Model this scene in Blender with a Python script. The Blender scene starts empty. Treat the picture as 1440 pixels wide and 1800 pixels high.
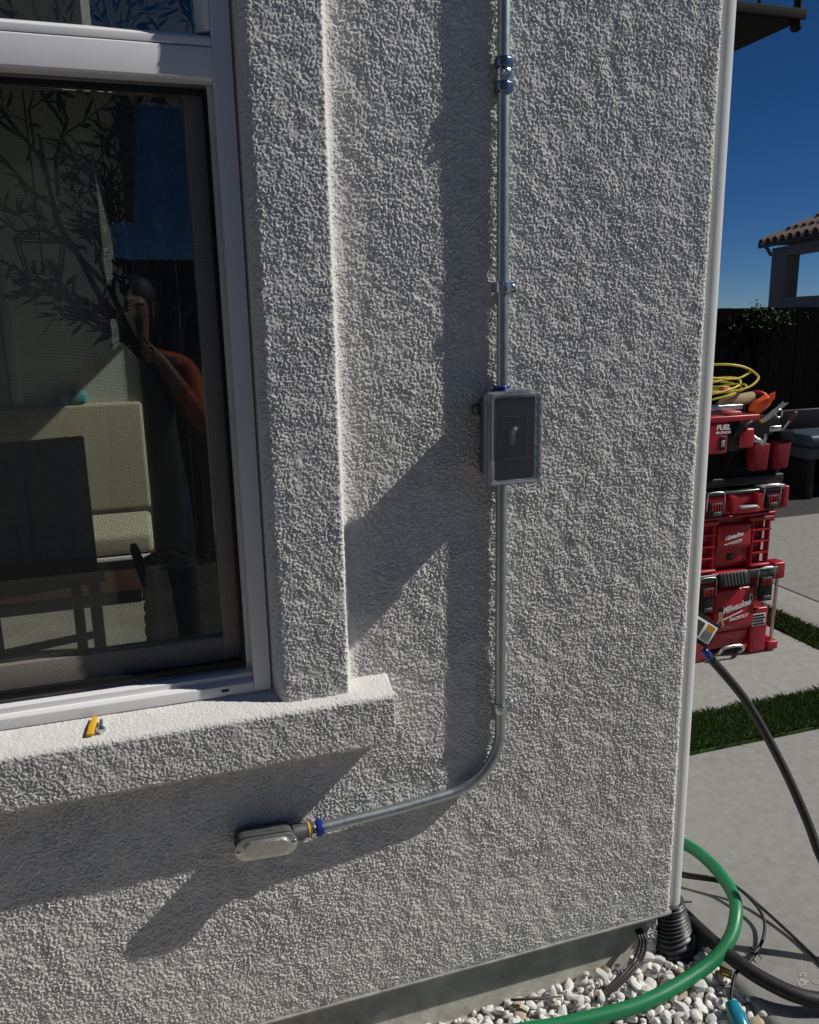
import bpy, bmesh, math, random
import numpy as np
from mathutils import Vector, Matrix, Euler
R = math.radians
random.seed(7); rng = np.random.default_rng(11)
sc = bpy.context.scene
COL = sc.collection

# ------------------------------------------------------------------ camera, sky, sun, exposure
# world: x right along the stucco wall, y into the wall (wall face y = 0), z up from lens height; ground about z = -1.58
yaw, pitch, roll = R(17.80), R(13.09), R(1.158)
F = Vector((math.sin(yaw)*math.cos(pitch), math.cos(yaw)*math.cos(pitch), -math.sin(pitch)))
RT = Vector((math.cos(yaw), -math.sin(yaw), 0)); DN = F.cross(RT)
R2 = RT*math.cos(roll)+DN*math.sin(roll); D2 = DN*math.cos(roll)-RT*math.sin(roll)
cam = bpy.data.cameras.new('camera'); camo = bpy.data.objects.new('camera', cam); COL.objects.link(camo)
rot = Matrix((R2, -D2, -F)).transposed()
camo.matrix_world = Matrix.Translation((0, -1.5, 0)) @ rot.to_4x4()
cam.sensor_fit = 'HORIZONTAL'; cam.sensor_width = 36; cam.lens = 36*1452.1/1440
cam.clip_start = .01; cam.clip_end = 2000
sc.camera = camo
SUN = Vector((1, -.235, .90)).normalized()
elev = math.asin(SUN.z)
w = bpy.data.worlds.new('World'); sc.world = w; w.use_nodes = True
nt = w.node_tree; bg = nt.nodes['Background']
sky = nt.nodes.new('ShaderNodeTexSky'); sky.sky_type = 'NISHITA'; sky.sun_disc = False
sky.sun_elevation = elev; sky.sun_rotation = math.atan2(SUN.x, SUN.y)
sky.altitude = 1500; sky.air_density = .6; sky.dust_density = .05; sky.ozone_density = 9
hs = nt.nodes.new('ShaderNodeHueSaturation'); hs.inputs['Saturation'].default_value = 1.12
nt.links.new(sky.outputs[0], hs.inputs['Color']); nt.links.new(hs.outputs[0], bg.inputs[0]); bg.inputs[1].default_value = .05
sun = bpy.data.lights.new('sun', 'SUN'); sun.energy = 5.0; sun.angle = R(.53); sun.color = (1, .96, .89)
suno = bpy.data.objects.new('sun', sun); COL.objects.link(suno)
suno.rotation_euler = SUN.to_track_quat('Z', 'Y').to_euler(); suno.location = (8, -3, 8)
vs = sc.view_settings; vs.view_transform = 'Standard'; vs.look = 'None'; vs.gamma = 1; vs.exposure = -.3; vs.use_curve_mapping = False
sc.cycles.transparent_max_bounces = 16; sc.cycles.max_bounces = 7; sc.cycles.diffuse_bounces = 4

# ------------------------------------------------------------------ materials
MATS = {}
def mat(name, col, rough=.6, metal=0., var=.0, vscale=20., bump=0., bscale=200., spec=.5, stain=None, coat=0.):
    if name in MATS: return MATS[name]
    m = bpy.data.materials.new(name); m.use_nodes = True; MATS[name] = m
    n = m.node_tree.nodes; l = m.node_tree.links; b = n['Principled BSDF']
    b.inputs['Base Color'].default_value = (*col, 1); b.inputs['Roughness'].default_value = rough
    b.inputs['Metallic'].default_value = metal; b.inputs['Specular IOR Level'].default_value = spec
    b.inputs['Coat Weight'].default_value = coat
    tc = n.new('ShaderNodeTexCoord')
    if var:
        t = n.new('ShaderNodeTexNoise'); t.inputs['Scale'].default_value = vscale; t.inputs['Detail'].default_value = 6
        t.inputs['Roughness'].default_value = .65
        l.new(tc.outputs['Object'], t.inputs['Vector'])
        r = n.new('ShaderNodeValToRGB'); r.color_ramp.elements[0].position = .3; r.color_ramp.elements[1].position = .7
        r.color_ramp.elements[0].color = (*[c*(1-var) for c in col], 1)
        r.color_ramp.elements[1].color = (*[min(1, c*(1+var)) for c in col], 1)
        l.new(t.outputs['Fac'], r.inputs['Fac']); out = r.outputs['Color']
        if stain:
            t2 = n.new('ShaderNodeTexNoise'); t2.inputs['Scale'].default_value = stain[1]; t2.inputs['Detail'].default_value = 8
            t2.inputs['Roughness'].default_value = .7
            l.new(tc.outputs['Object'], t2.inputs['Vector'])
            r2 = n.new('ShaderNodeValToRGB'); r2.color_ramp.elements[0].position = stain[2]; r2.color_ramp.elements[1].position = stain[2]+.16
            l.new(t2.outputs['Fac'], r2.inputs['Fac'])
            mx = n.new('ShaderNodeMix'); mx.data_type = 'RGBA'
            mf = n.new('ShaderNodeMath'); mf.operation = 'MULTIPLY'; mf.inputs[1].default_value = stain[3]
            l.new(r2.outputs['Color'], mf.inputs[0]); l.new(mf.outputs[0], mx.inputs['Factor'])
            l.new(out, mx.inputs[6]); mx.inputs[7].default_value = (*stain[0], 1); out = mx.outputs[2]
        l.new(out, b.inputs['Base Color'])
        r3 = n.new('ShaderNodeMapRange'); r3.inputs['To Min'].default_value = max(0, rough-.1); r3.inputs['To Max'].default_value = min(1, rough+.1)
        l.new(t.outputs['Fac'], r3.inputs['Value']); l.new(r3.outputs[0], b.inputs['Roughness'])
    if bump:
        t = n.new('ShaderNodeTexNoise'); t.inputs['Scale'].default_value = bscale; t.inputs['Detail'].default_value = 5
        l.new(tc.outputs['Object'], t.inputs['Vector'])
        bp = n.new('ShaderNodeBump'); bp.inputs['Strength'].default_value = bump; bp.inputs['Distance'].default_value = .002
        l.new(t.outputs['Fac'], bp.inputs['Height']); l.new(bp.outputs['Normal'], b.inputs['Normal'])
    return m
STUC = mat('stucco', (.68, .675, .65), .95, 0, .06, 60, .25, 700, .15)
VINYL = mat('white_vinyl', (.74, .74, .75), .38, 0, .03, 8)
FOUND = mat('foundation_concrete', (.44, .435, .385), .9, 0, .25, 18, .5, 120, .2, stain=((.05, .05, .045), 14, .60, .6))
CONC = mat('concrete', (.275, .273, .258), .9, 0, .13, 26, .4, 220, .2, stain=((.20, .197, .185), 4, .55, .6))
EMT = mat('galvanised_steel', (.44, .49, .50), .42, .95, .10, 60, .05, 300)
BLUE = mat('blue_nylon', (.015, .03, .20), .3)
ZINC = mat('zinc', (.62, .66, .68), .28, 1., .05, 90)
ALU = mat('cast_aluminium', (.58, .57, .55), .38, .95, .12, 50, .3, 500)
ALUD = mat('painted_casting', (.10, .105, .11), .5, .3, .15, 50, .3, 400)
BOXG = mat('grey_box_paint', (.085, .09, .095), .5, 0, .08, 40, .1, 500)
DARKP = mat('dark_plate', (.040, .042, .046), .45)
BLK = mat('black_plastic', (.010, .010, .011), .5, 0, .2, 30, spec=.3)
DGREY = mat('dark_grey_plastic', (.07, .072, .074), .4)
BLKR = mat('black_rubber', (.016, .016, .017), .55, 0, .25, 40, .1, 300)
CORR = mat('black_corrugated_plastic', (.06, .061, .063), .38, 0, .25, 40)
RED = mat('red_tool_plastic', (.33, .012, .022), .36, 0, .10, 12, .06, 600, stain=((.22, .03, .03), 30, .6, .4))
REDD = mat('red_fabric', (.17, .006, .016), .75, 0, .2, 30, spec=.25)
GREYP = mat('grey_plastic', (.30, .31, .31), .4)
SILV = mat('brushed_metal', (.6, .59, .57), .3, 1., .08, 40)
WHT = mat('white_print', (.75, .74, .74), .5)
GREEN = mat('green_hose', (.012, .20, .075), .42, 0, .08, 25, .05, 300)
YEL = mat('yellow_cord', (.62, .50, .05), .45, 0, .1, 40)
ORG = mat('orange_plastic', (.75, .10, .02), .45)
YPL = mat('yellow_plastic', (.75, .42, .02), .5)
TEAL = mat('teal_plastic', (.01, .22, .32), .25)
TAN = mat('tan_leather', (.32, .24, .14), .8, 0, .25, 40)
WOODK = mat('dark_stained_wood', (.0042, .0042, .0044), .97, 0, .35, 10, .3, 60, .02)
LEAF = mat('leaf_green', (.025, .06, .015), .7, 0, .4, 30, spec=.15)
OLIVE = mat('olive_leaf', (.035, .05, .035), .55, 0, .35, 20)
BARK = mat('bark', (.10, .085, .07), .9, 0, .3, 40, .5, 150)
TURF = mat('turf', (.050, .095, .020), .8, 0, .35, 60, spec=.2)
SHIRT = mat('orange_shirt', (.62, .10, .02), .8, 0, .12, 12)
JEANS = mat('jeans', (.03, .06, .12), .9, 0, .2, 30)
SKIN = mat('skin', (.45, .26, .18), .55)
HAIR = mat('hair', (.02, .015, .01), .6)
INTW = mat('interior_paint', (.72, .74, .68), .9, 0, .02, 5)
INTF = mat('floor_tile', (.26, .25, .22), .5, 0, .15, 6)
CREAM = mat('cream_fabric', (.42, .40, .30), .95, 0, .12, 60, .4, 120)
DWOOD = mat('dark_wood', (.085, .034, .022), .5, 0, .3, 12)
NSTUC = mat('neighbour_stucco', (.68, .68, .60), .95, 0, .05, 20, .3, 100)
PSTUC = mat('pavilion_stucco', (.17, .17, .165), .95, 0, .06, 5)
TILE = mat('clay_tile', (.25, .175, .145), .85, 0, .25, 6)
def glass_mat(name, tint, refl):
    m = bpy.data.materials.new(name); m.use_nodes = True; n = m.node_tree.nodes; l = m.node_tree.links
    n.remove(n['Principled BSDF']); out = n['Material Output']
    t = n.new('ShaderNodeBsdfTransparent'); t.inputs[0].default_value = (*tint, 1)
    g = n.new('ShaderNodeBsdfGlossy'); g.inputs['Roughness'].default_value = .004; g.inputs[0].default_value = (.9, .95, 1, 1)
    fr = n.new('ShaderNodeFresnel'); fr.inputs[0].default_value = refl
    mx = n.new('ShaderNodeMixShader'); l.new(fr.outputs[0], mx.inputs[0]); l.new(t.outputs[0], mx.inputs[1]); l.new(g.outputs[0], mx.inputs[2])
    l.new(mx.outputs[0], out.inputs[0]); return m
GLASS = glass_mat('window_glass', (.88, .92, .88), 1.95)
def clear_rim(name, fac):
    m = bpy.data.materials.new(name); m.use_nodes = True; n = m.node_tree.nodes; l = m.node_tree.links
    b = n['Principled BSDF']; b.inputs['Base Color'].default_value = (.46, .48, .51, 1); b.inputs['Roughness'].default_value = .2
    t = n.new('ShaderNodeBsdfTransparent'); t.inputs[0].default_value = (.8, .82, .85, 1)
    mx = n.new('ShaderNodeMixShader'); mx.inputs[0].default_value = fac
    l.new(t.outputs[0], mx.inputs[1]); l.new(b.outputs[0], mx.inputs[2]); l.new(mx.outputs[0], n['Material Output'].inputs[0]); return m
RIM = clear_rim('clear_polycarbonate_rim', .36)
CLEAR = clear_rim('clear_polycarbonate_panel', .07)
def screen_mat():
    m = bpy.data.materials.new('insect_mesh'); m.use_nodes = True; n = m.node_tree.nodes; l = m.node_tree.links
    b = n['Principled BSDF']; b.inputs['Base Color'].default_value = (.03, .03, .03, 1); b.inputs['Roughness'].default_value = .6
    tc = n.new('ShaderNodeTexCoord'); sx = n.new('ShaderNodeSeparateXYZ'); l.new(tc.outputs['Object'], sx.inputs[0])
    hs = []
    for k in (0, 2):
        a = n.new('ShaderNodeMath'); a.operation = 'MULTIPLY'; a.inputs[1].default_value = 1/.0024; l.new(sx.outputs[k], a.inputs[0])
        f = n.new('ShaderNodeMath'); f.operation = 'FRACT'; l.new(a.outputs[0], f.inputs[0])
        c = n.new('ShaderNodeMath'); c.operation = 'LESS_THAN'; c.inputs[1].default_value = .21; l.new(f.outputs[0], c.inputs[0]); hs.append(c)
    mxx = n.new('ShaderNodeMath'); mxx.operation = 'MAXIMUM'; l.new(hs[0].outputs[0], mxx.inputs[0]); l.new(hs[1].outputs[0], mxx.inputs[1])
    t = n.new('ShaderNodeBsdfTransparent'); mx = n.new('ShaderNodeMixShader')
    l.new(mxx.outputs[0], mx.inputs[0]); l.new(t.outputs[0], mx.inputs[1]); l.new(b.outputs[0], mx.inputs[2])
    l.new(mx.outputs[0], n['Material Output'].inputs[0]); return m
SCREEN = screen_mat()

# ------------------------------------------------------------------ helpers
WM = {}
def link(o, parent=None, local=False):
    COL.objects.link(o)
    if parent is not None:
        o.parent = parent
        if not local: o.matrix_parent_inverse = WM[parent].inverted()
    base = WM[parent] if (parent is not None and local) else Matrix.Identity(4)
    WM[o] = base @ Matrix.LocRotScale(o.location, o.rotation_euler, o.scale)
    return o
def tag(o, label=None, cat=None, group=None, kind=None):
    if label: o['label'] = label
    if cat: o['category'] = cat
    if group: o['group'] = group
    if kind: o['kind'] = kind
    return o
def thing(name, loc, label, cat, group=None, rz=0, kind=None):
    o = bpy.data.objects.new(name, None); o.empty_display_size = .05
    o.location = loc; o.rotation_euler = (0, 0, rz); link(o); return tag(o, label, cat, group, kind)
def ob(name, me, m, parent=None, local=False, smooth=None):
    """mesh in world coordinates (or in the parent's, local=True) -> object"""
    if smooth is not None:
        me.polygons.foreach_set('use_smooth', np.full(len(me.polygons), smooth))
    me.name = name
    if m is not None and not me.materials: me.materials.append(m)
    o = bpy.data.objects.new(name, me)
    if parent is None:
        n = len(me.vertices); co = np.empty(n*3); me.vertices.foreach_get('co', co); co = co.reshape(-1, 3)
        c = (co.min(0)+co.max(0))/2; c[2] = co[:, 2].min()
        me.vertices.foreach_set('co', (co-c).ravel()); o.location = Vector(c)
    return link(o, parent, local)
def mesh(v, f):
    me = bpy.data.meshes.new('m'); me.from_pydata([tuple(p) for p in v], [], f); me.update(); return me
class MB:
    def __init__(s): s.v = []; s.f = []
    def add(s, v, f):
        k = len(s.v); s.v += [tuple(p) for p in v]; s.f += [tuple(i+k for i in q) for q in f]; return s
    def box(s, a, b):
        x0, y0, z0 = a; x1, y1, z1 = b
        return s.add([(x0,y0,z0),(x1,y0,z0),(x1,y1,z0),(x0,y1,z0),(x0,y0,z1),(x1,y0,z1),(x1,y1,z1),(x0,y1,z1)],
              [(0,3,2,1),(4,5,6,7),(0,1,5,4),(1,2,6,5),(2,3,7,6),(3,0,4,7)])
    def prism(s, poly, axis, a, b):
        """poly: 2-D points; axis 'x': (y,z) ; 'y': (x,z); 'z': (x,y)"""
        def P(p, t): return {'x': (t, p[0], p[1]), 'y': (p[0], t, p[1]), 'z': (p[0], p[1], t)}[axis]
        n = len(poly); v = [P(p, a) for p in poly]+[P(p, b) for p in poly]
        return s.add(v, [tuple(range(n))[::-1], tuple(range(n, 2*n))]+[(i, (i+1) % n, n+(i+1) % n, n+i) for i in range(n)])
    def tube(s, pts, r, n=10, cap=True):
        pts = [Vector(p) for p in pts]; N = len(pts)
        rr = r if hasattr(r, '__len__') else [r]*N
        T = [(pts[min(i+1, N-1)]-pts[max(i-1, 0)]).normalized() for i in range(N)]
        up = Vector((0, 0, 1)) if abs(T[0].z) < .9 else Vector((1, 0, 0))
        u = T[0].cross(up).normalized(); v = []
        for i in range(N):
            u = (u-T[i]*u.dot(T[i])).normalized(); q = T[i].cross(u)
            for k in range(n):
                a = 2*math.pi*k/n; v.append(pts[i]+(u*math.cos(a)+q*math.sin(a))*rr[i])
        f = [(i*n+k, i*n+(k+1) % n, (i+1)*n+(k+1) % n, (i+1)*n+k) for i in range(N-1) for k in range(n)]
        if cap: f += [tuple(range(n))[::-1], tuple(range((N-1)*n, N*n))]
        return s.add(v, f)
    def cyl(s, a, b, r, n=16, r2=None): return s.tube([a, b], [r, r if r2 is None else r2], n)
    def lathe(s, base, ax, prof, n=20):
        """prof: (distance along the axis, radius)"""
        base = Vector(base); ax = Vector(ax).normalized()
        return s.tube([base+ax*(d+1e-6*i) for i, (d, r) in enumerate(prof)], [max(r, 1e-5) for d, r in prof], n)
    def me(s): return mesh(s.v, s.f)
    def out(s, name, m, parent=None, local=False, smooth=False, bevel=0., seg=2, auto=None):
        me = s.me()
        if bevel: me = bev(me, bevel, seg)
        o = ob(name, me, m, parent, local, smooth if auto is None else True)
        if auto is not None: sharp(o.data, auto)
        return o
def sharp(me, ang=40):
    bm = bmesh.new(); bm.from_mesh(me)
    for e in bm.edges: e.smooth = not (len(e.link_faces) == 2 and e.calc_face_angle(0) > R(ang))
    bm.to_mesh(me); bm.free()
def bev(me, w, seg=2):
    bm = bmesh.new(); bm.from_mesh(me)
    es = [e for e in bm.edges if len(e.link_faces) == 2 and e.calc_face_angle(0) > R(30)]
    bmesh.ops.bevel(bm, geom=es, offset=w, segments=seg, affect='EDGES', clamp_overlap=True, profile=.5)
    bmesh.ops.recalc_face_normals(bm, faces=bm.faces)
    bm.to_mesh(me); bm.free(); return me
def bx(name, a, b, m, parent, bevel=.003, seg=2):
    return MB().box(a, b).out(name, m, parent, bevel=bevel, seg=seg, auto=50)
def rrect(cx, cz, w, h, r, n=6):
    p = []
    for sx, sz, a0 in ((1, 1, 0), (-1, 1, 90), (-1, -1, 180), (1, -1, 270)):
        for k in range(n+1):
            a = R(a0+90*k/n); p.append((cx+sx*(w/2-r)+r*math.cos(a), cz+sz*(h/2-r)+r*math.sin(a)))
    return p
def spline(pts, n=8):
    P = [Vector(p) for p in pts]; P = [2*P[0]-P[1]]+P+[2*P[-1]-P[-2]]; out = []
    for i in range(1, len(P)-2):
        for k in range(n):
            t = k/n; a, b, c, d = P[i-1], P[i], P[i+1], P[i+2]
            out.append(.5*((2*b)+(c-a)*t+(2*a-5*b+4*c-d)*t*t+(3*b-a-3*c+d)*t**3))
    out.append(P[-2]); return out
def text(name, s, size, loc, m, parent, shear=0., depth=.0006, rot=(R(90), 0, 0), xs=1.0, bold=0.):
    cu = bpy.data.curves.new('t', 'FONT'); cu.body = s; cu.size = size; cu.shear = shear; cu.extrude = depth; cu.offset = bold
    t = bpy.data.objects.new('t', cu); COL.objects.link(t)
    dg = bpy.context.evaluated_depsgraph_get(); me = bpy.data.meshes.new_from_object(t.evaluated_get(dg))
    bpy.data.objects.remove(t); me.materials.clear()
    me.transform(Matrix.Translation(loc) @ Euler(rot).to_matrix().to_4x4() @ Matrix.Diagonal((xs, 1, 1, 1)))
    return ob(name, me, m, parent)

# ---- stucco relief
def _h(i, j, seed):
    x = (i*374761393+j*668265263+seed*982451653) & 0xffffffff
    x = ((x ^ (x >> 13))*1274126177) & 0xffffffff
    x = (x ^ (x >> 16))*2246822519 & 0xffffffff
    return ((x ^ (x >> 15)) & 0xffffff)/float(0xffffff)
def vnoise(s, t, cell, seed):
    a = s/cell; b = t/cell; i = np.floor(a).astype(np.int64); j = np.floor(b).astype(np.int64); a = a-i; b = b-j
    a = a*a*a*(a*(a*6-15)+10); b = b*b*b*(b*(b*6-15)+10)
    return (_h(i, j, seed)*(1-a)+_h(i+1, j, seed)*a)*(1-b)+(_h(i, j+1, seed)*(1-a)+_h(i+1, j+1, seed)*a)*b
def blobs(s, t, cell, seed, rmin=.45, rmax=.85):
    i = np.floor(s/cell).astype(np.int64); j = np.floor(t/cell).astype(np.int64); out = np.zeros_like(s)
    for di in (-1, 0, 1):
        for dj in (-1, 0, 1):
            a, b = i+di, j+dj
            d2 = ((a+_h(a, b, seed))*cell-s)**2+((b+_h(a, b, seed+1))*cell-t)**2
            r = cell*(rmin+(rmax-rmin)*_h(a, b, seed+2))
            out = np.maximum(out, np.clip(1-d2/(r*r), 0, 1)**.5*(.45+.55*_h(a, b, seed+3)))
    return out
def stucco(s, t, seed=0, amp=1.):
    ws = s+(vnoise(s, t, .0035, seed+50)-.5)*.003; wt = t+(vnoise(s, t, .0035, seed+51)-.5)*.003
    dens = np.clip((vnoise(s, t, .07, seed+60)*.5+vnoise(s, t, .024, seed+61)*.5-.5)*1.7+.5, 0, 1)
    h = blobs(ws, wt, .0040, seed+1, .38, .66)*.0024*(.5+.9*dens)
    h += blobs(ws, wt, .0064, seed+11, .30, .62)*.0013
    h += (vnoise(s+t*.4, t-s*.3, .026, seed+31)-.5)*.0018+(vnoise(s, t, .009, seed+32)-.5)*.0009
    return h*amp
def grid_mesh(P, keep=None):
    nu, nv = P.shape[:2]; me = bpy.data.meshes.new('m')
    idx = np.arange(nu*nv).reshape(nu, nv)
    q = np.stack([idx[:-1, :-1], idx[1:, :-1], idx[1:, 1:], idx[:-1, 1:]], -1).reshape(-1, 4)
    if keep is not None: q = q[keep.ravel()]
    used = np.zeros(nu*nv, bool); used[q.ravel()] = True; remap = np.cumsum(used)-1
    v = P.reshape(-1, 3)[used]; q = remap[q]
    me.vertices.add(len(v)); me.vertices.foreach_set('co', v.astype(np.float32).ravel())
    me.loops.add(q.size); me.loops.foreach_set('vertex_index', q.astype(np.int32).ravel())
    me.polygons.add(len(q)); me.polygons.foreach_set('loop_start', np.arange(0, q.size, 4, dtype=np.int32))
    me.polygons.foreach_set('use_smooth', np.ones(len(q), bool)); me.update(calc_edges=True); return me
def resample(poly, step):
    """rounded polyline -> points, unit normals to the right of travel, arc length"""
    poly = np.array(poly, float); d = np.r_[0, np.cumsum(np.hypot(*np.diff(poly, axis=0).T))]
    n = int(round(d[-1]/step))+1; s = np.linspace(0, d[-1], n)
    p = np.stack([np.interp(s, d, poly[:, 0]), np.interp(s, d, poly[:, 1])], 1)
    t = np.gradient(p, axis=0)
    k = np.ones(5)/5
    for a in (0, 1): t[:, a] = np.convolve(np.pad(t[:, a], 2, 'edge'), k, 'valid')
    t /= np.hypot(t[:, 0], t[:, 1])[:, None]
    return p, np.stack([t[:, 1], -t[:, 0]], 1), s
def rnd(poly, r, n=6):
    """round the corners of an open polyline; r per inner corner"""
    poly = [Vector(p) for p in poly]; out = [poly[0]]
    for i in range(1, len(poly)-1):
        a, b, c = poly[i-1], poly[i], poly[i+1]; ri = r[i-1] if hasattr(r, '__len__') else r
        u = (a-b); v = (c-b); ru = min(ri, u.length*.48, v.length*.48); p = b+u.normalized()*ru; q = b+v.normalized()*ru
        for k in range(n+1):
            t = k/n; out.append(p*(1-t)**2+b*2*t*(1-t)+q*t*t)
    return [tuple(p) for p in out+[poly[-1]]]
STEP = .0015
GZ = -1.585     # gravel level
CZ = -1.575     # concrete level
XC = 1.142      # house corner
ZW = -1.449     # bottom edge of the stucco

# ------------------------------------------------------------------ ground
MB().add([(-400,-400,-1.72),(400,-400,-1.72),(400,400,-1.72),(-400,400,-1.72)], [(0,1,2,3)]).out('ground', mat('soil', (.10, .09, .075), .95, 0, .3, 3, .4, 30))
bpy.data.objects['ground']['kind'] = 'structure'
def pad(name, x0, x1, y0, y1, label=None):
    o = MB().box((x0, y0, CZ-.12), (x1, y1, CZ)).out(name, CONC, bevel=.012, seg=3, auto=50)
    o['kind'] = 'structure'; return o
p1 = MB().box((1.232, -6, CZ-.12), (7, .825, CZ)).out('pavement', CONC, bevel=.035, seg=5, auto=70); p1['kind'] = 'structure'
pad('pavement', 1.35, 2.985, 1.075, 3.63)
pad('pavement', 3.175, 3.491, 1.075, 3.63)
pad('pavement', 3.499, 9, 1.075, 3.63)
o = MB().box((1.14, -.02, -1.70), (12, 6, -1.60)).out('soil_bed', mat('dark_gravel', (.030, .031, .030), .9, 0, .5, 45, .8, 60), auto=50); o['kind'] = 'structure'
def turf(name, x0, x1, y0, y1, n, label):
    me = MB().box((x0, y0, -1.62), (x1, y1, CZ-.008)).me(); base = ob(name, me, TURF); tag(base, kind='structure')
    r = np.random.default_rng(int(x0*100+y0*10))
    bxs = r.uniform(x0+.004, x1-.004, n); bys = r.uniform(y0+.004, y1-.004, n)
    # ragged edges
    a = r.uniform(0, 2*np.pi, n); h = r.uniform(.018, .036, n); lean = r.normal(0, .010, (n, 2)); wd = .0016
    z = CZ-.008
    v = np.zeros((n, 4, 3)); dx, dy = np.cos(a)*wd, np.sin(a)*wd
    v[:, 0] = np.stack([bxs-dx, bys-dy, np.full(n, z)], 1); v[:, 1] = np.stack([bxs+dx, bys+dy, np.full(n, z)], 1)
    v[:, 2] = np.stack([bxs+dx*.6+lean[:, 0]*.6, bys+dy*.6+lean[:, 1]*.6, z+h*.65], 1)
    v[:, 3] = np.stack([bxs+lean[:, 0]*1.5, bys+lean[:, 1]*1.5, z+h], 1)
    k = np.arange(n)*4; f = np.concatenate([np.stack([k, k+1, k+2], 1), np.stack([k, k+2, k+3], 1)])
    me = bpy.data.meshes.new('g'); me.from_pydata(v.reshape(-1, 3).tolist(), [], f.tolist())
    return tag(ob('artificial_grass', me, TURF), label, 'grass', kind='stuff')
turf('turf_base', 1.30, 4.2, .828, 1.072, 30000, 'strip of green artificial grass between the near and far concrete slabs')
turf('turf_base', 2.988, 3.172, 1.08, 3.6, 22000, 'narrow strip of green artificial grass running away behind the red tool boxes')

# ------------------------------------------------------------------ the house
house = thing('stucco_house', (0, 3, GZ), 'pale grey stucco house with the window, conduit and balcony', 'house')
# front wall with the corner
prof = rnd([(-.40, 0), (XC, 0), (XC, .07)], .012)
p, nrm, s = resample(prof, STEP)
zs = np.arange(ZW, .635, STEP)
S, Z = np.meshgrid(s, zs, indexing='ij')
H = stucco(S, Z, 3)
edge = np.clip((Z-ZW)/.012, 0, 1); H = H*(.35+.65*edge)
P = np.empty(S.shape+(3,))
P[..., 0] = p[:, 0][:, None]+nrm[:, 0][:, None]*H
P[..., 1] = p[:, 1][:, None]+nrm[:, 1][:, None]*H
P[..., 2] = Z+(1-edge)*(vnoise(S, Z*0, .05, 77)-.5)*.004
xc = p[:, 0][:, None]; keep = ~((xc < .345) & (Z > -.79))
ob('wall', grid_mesh(P, keep[:-1, :-1]), STUC, house)
# the same wall beyond the picture
S, Z = np.meshgrid(np.arange(-.75, .0012, .0026), np.arange(ZW, -.78, .0026), indexing='ij'); H = stucco(S, Z, 3)*(.35+.65*np.clip((Z-ZW)/.012, 0, 1))
ob('wall', grid_mesh(np.stack([S-.40, -H, Z], -1)), STUC, house)
wv = MB()
wv.box((-3.2, 0, ZW), (-1.149, .12, -.78)); wv.box((-3.2, 0, -.78), (-1.1, .12, .634)); wv.box((-3.2, 0, .634), (XC, .12, 3.4))
wv.out('wall', STUC, house, auto=40)
wv = MB(); y0, y1 = 1.86, 3.195
wv.box((XC-.12, .069, ZW), (XC, y0, 3.4)); wv.box((XC-.12, y0, .97), (XC, y1, 3.4)); wv.box((XC-.12, y1, ZW), (XC, 6, 3.4))
wv.out('wall', STUC, house, auto=40)
# lining: inner leaf behind the front wall
wv = MB(); wv.box((.20, .06, -1.445), (XC-.121, .115, 3.3)); wv.box((-1.05, .06, -1.445), (.20, .115, -.72)); wv.box((-3.1, .121, -1.445), (-1.05, .16, 1.3)); wv.box((-1.05, .06, .80), (.20, .115, 1.3))
wv.out('inner_wall', INTW, house, auto=40)
MB().box((-3.2, .021, -1.75), (XC-.018, 6, ZW+.002)).out('foundation', FOUND, house, bevel=.006, auto=50)
# weep screed: thin metal drip edge under the stucco
pp = rnd([(-.6, -.006), (XC+.006, -.006), (XC+.006, .5)], .012)
mbw = MB(); n = len(pp); inn = rnd([(-.6, .022), (XC-.017, .022), (XC-.017, .5)], .012)
for i in range(n-1):
    a, b, c, d = pp[i], pp[i+1], inn[i+1], inn[i]
    mbw.add([(*a, ZW-.004), (*b, ZW-.004), (*c, ZW-.004), (*d, ZW-.004), (*a, ZW-.0005), (*b, ZW-.0005), (*c, ZW-.0005), (*d, ZW-.0005)], [(0,1,2,3),(0,4,5,1),(4,7,6,5),(3,2,6,7)])
mbw.out('weep_screed', mat('weep_metal', (.30, .30, .29), .9, 0, .4, 25), house, auto=60)
# lump of spilled stucco on the foundation corner
s_ = np.linspace(0, .09, 46); z_ = np.linspace(0, .15, 76); A, B = np.meshgrid(s_, z_, indexing='ij')
Q = np.empty(A.shape+(3,)); Q[..., 0] = 1.035+A; Q[..., 2] = -1.60+B
m_ = np.clip((A-.085*(.20+.62*(B/.15))-(vnoise(A, B, .018, 5)-.5)*.03)/.010, 0, 1)*np.clip((.088-A)/.004, 0, 1)*np.clip((.135-B)/.02, 0, 1)
Q[..., 1] = .0230-(stucco(A, B, 9)*2.2+.004)*m_
ob('stucco_spill', grid_mesh(Q, (m_ > .02)[:-1, :-1]), STUC, house)

# trim round the window: swept profile (x, y); y negative is towards the camera
TB = -.705
tp = rnd([(.1925, .018), (.197, -.004), (.209, -.038), (.3365, -.040), (.3455, -.005), (.385, .004)], [.004, .009, .004, .012])
p, nrm, s = resample(tp, STEP)
zs = np.arange(TB-.02, .635, STEP); S, Z = np.meshgrid(s, zs, indexing='ij')
smooth_ = np.clip((S-.030)/.010, 0, 1)*.94+.06                  # the return to the frame is trowelled smooth
tail = np.clip((s[-1]-S)/.02, 0, 1)
H = stucco(S*1.1, Z*1.1, 23, .85)*smooth_*(.2+.8*tail)
P = np.empty(S.shape+(3,)); P[..., 0] = p[:, 0][:, None]+nrm[:, 0][:, None]*H; P[..., 1] = p[:, 1][:, None]+nrm[:, 1][:, None]*H; P[..., 2] = Z
trim = ob('window_trim', grid_mesh(P), STUC, house)
MB().prism([(.1925, .02), (.197, -.004), (.209, -.037), (.336, -.039), (.352, .0), (.352, .02)], 'z', .634, 1.2).out('window_trim', STUC, house, auto=40)
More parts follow.
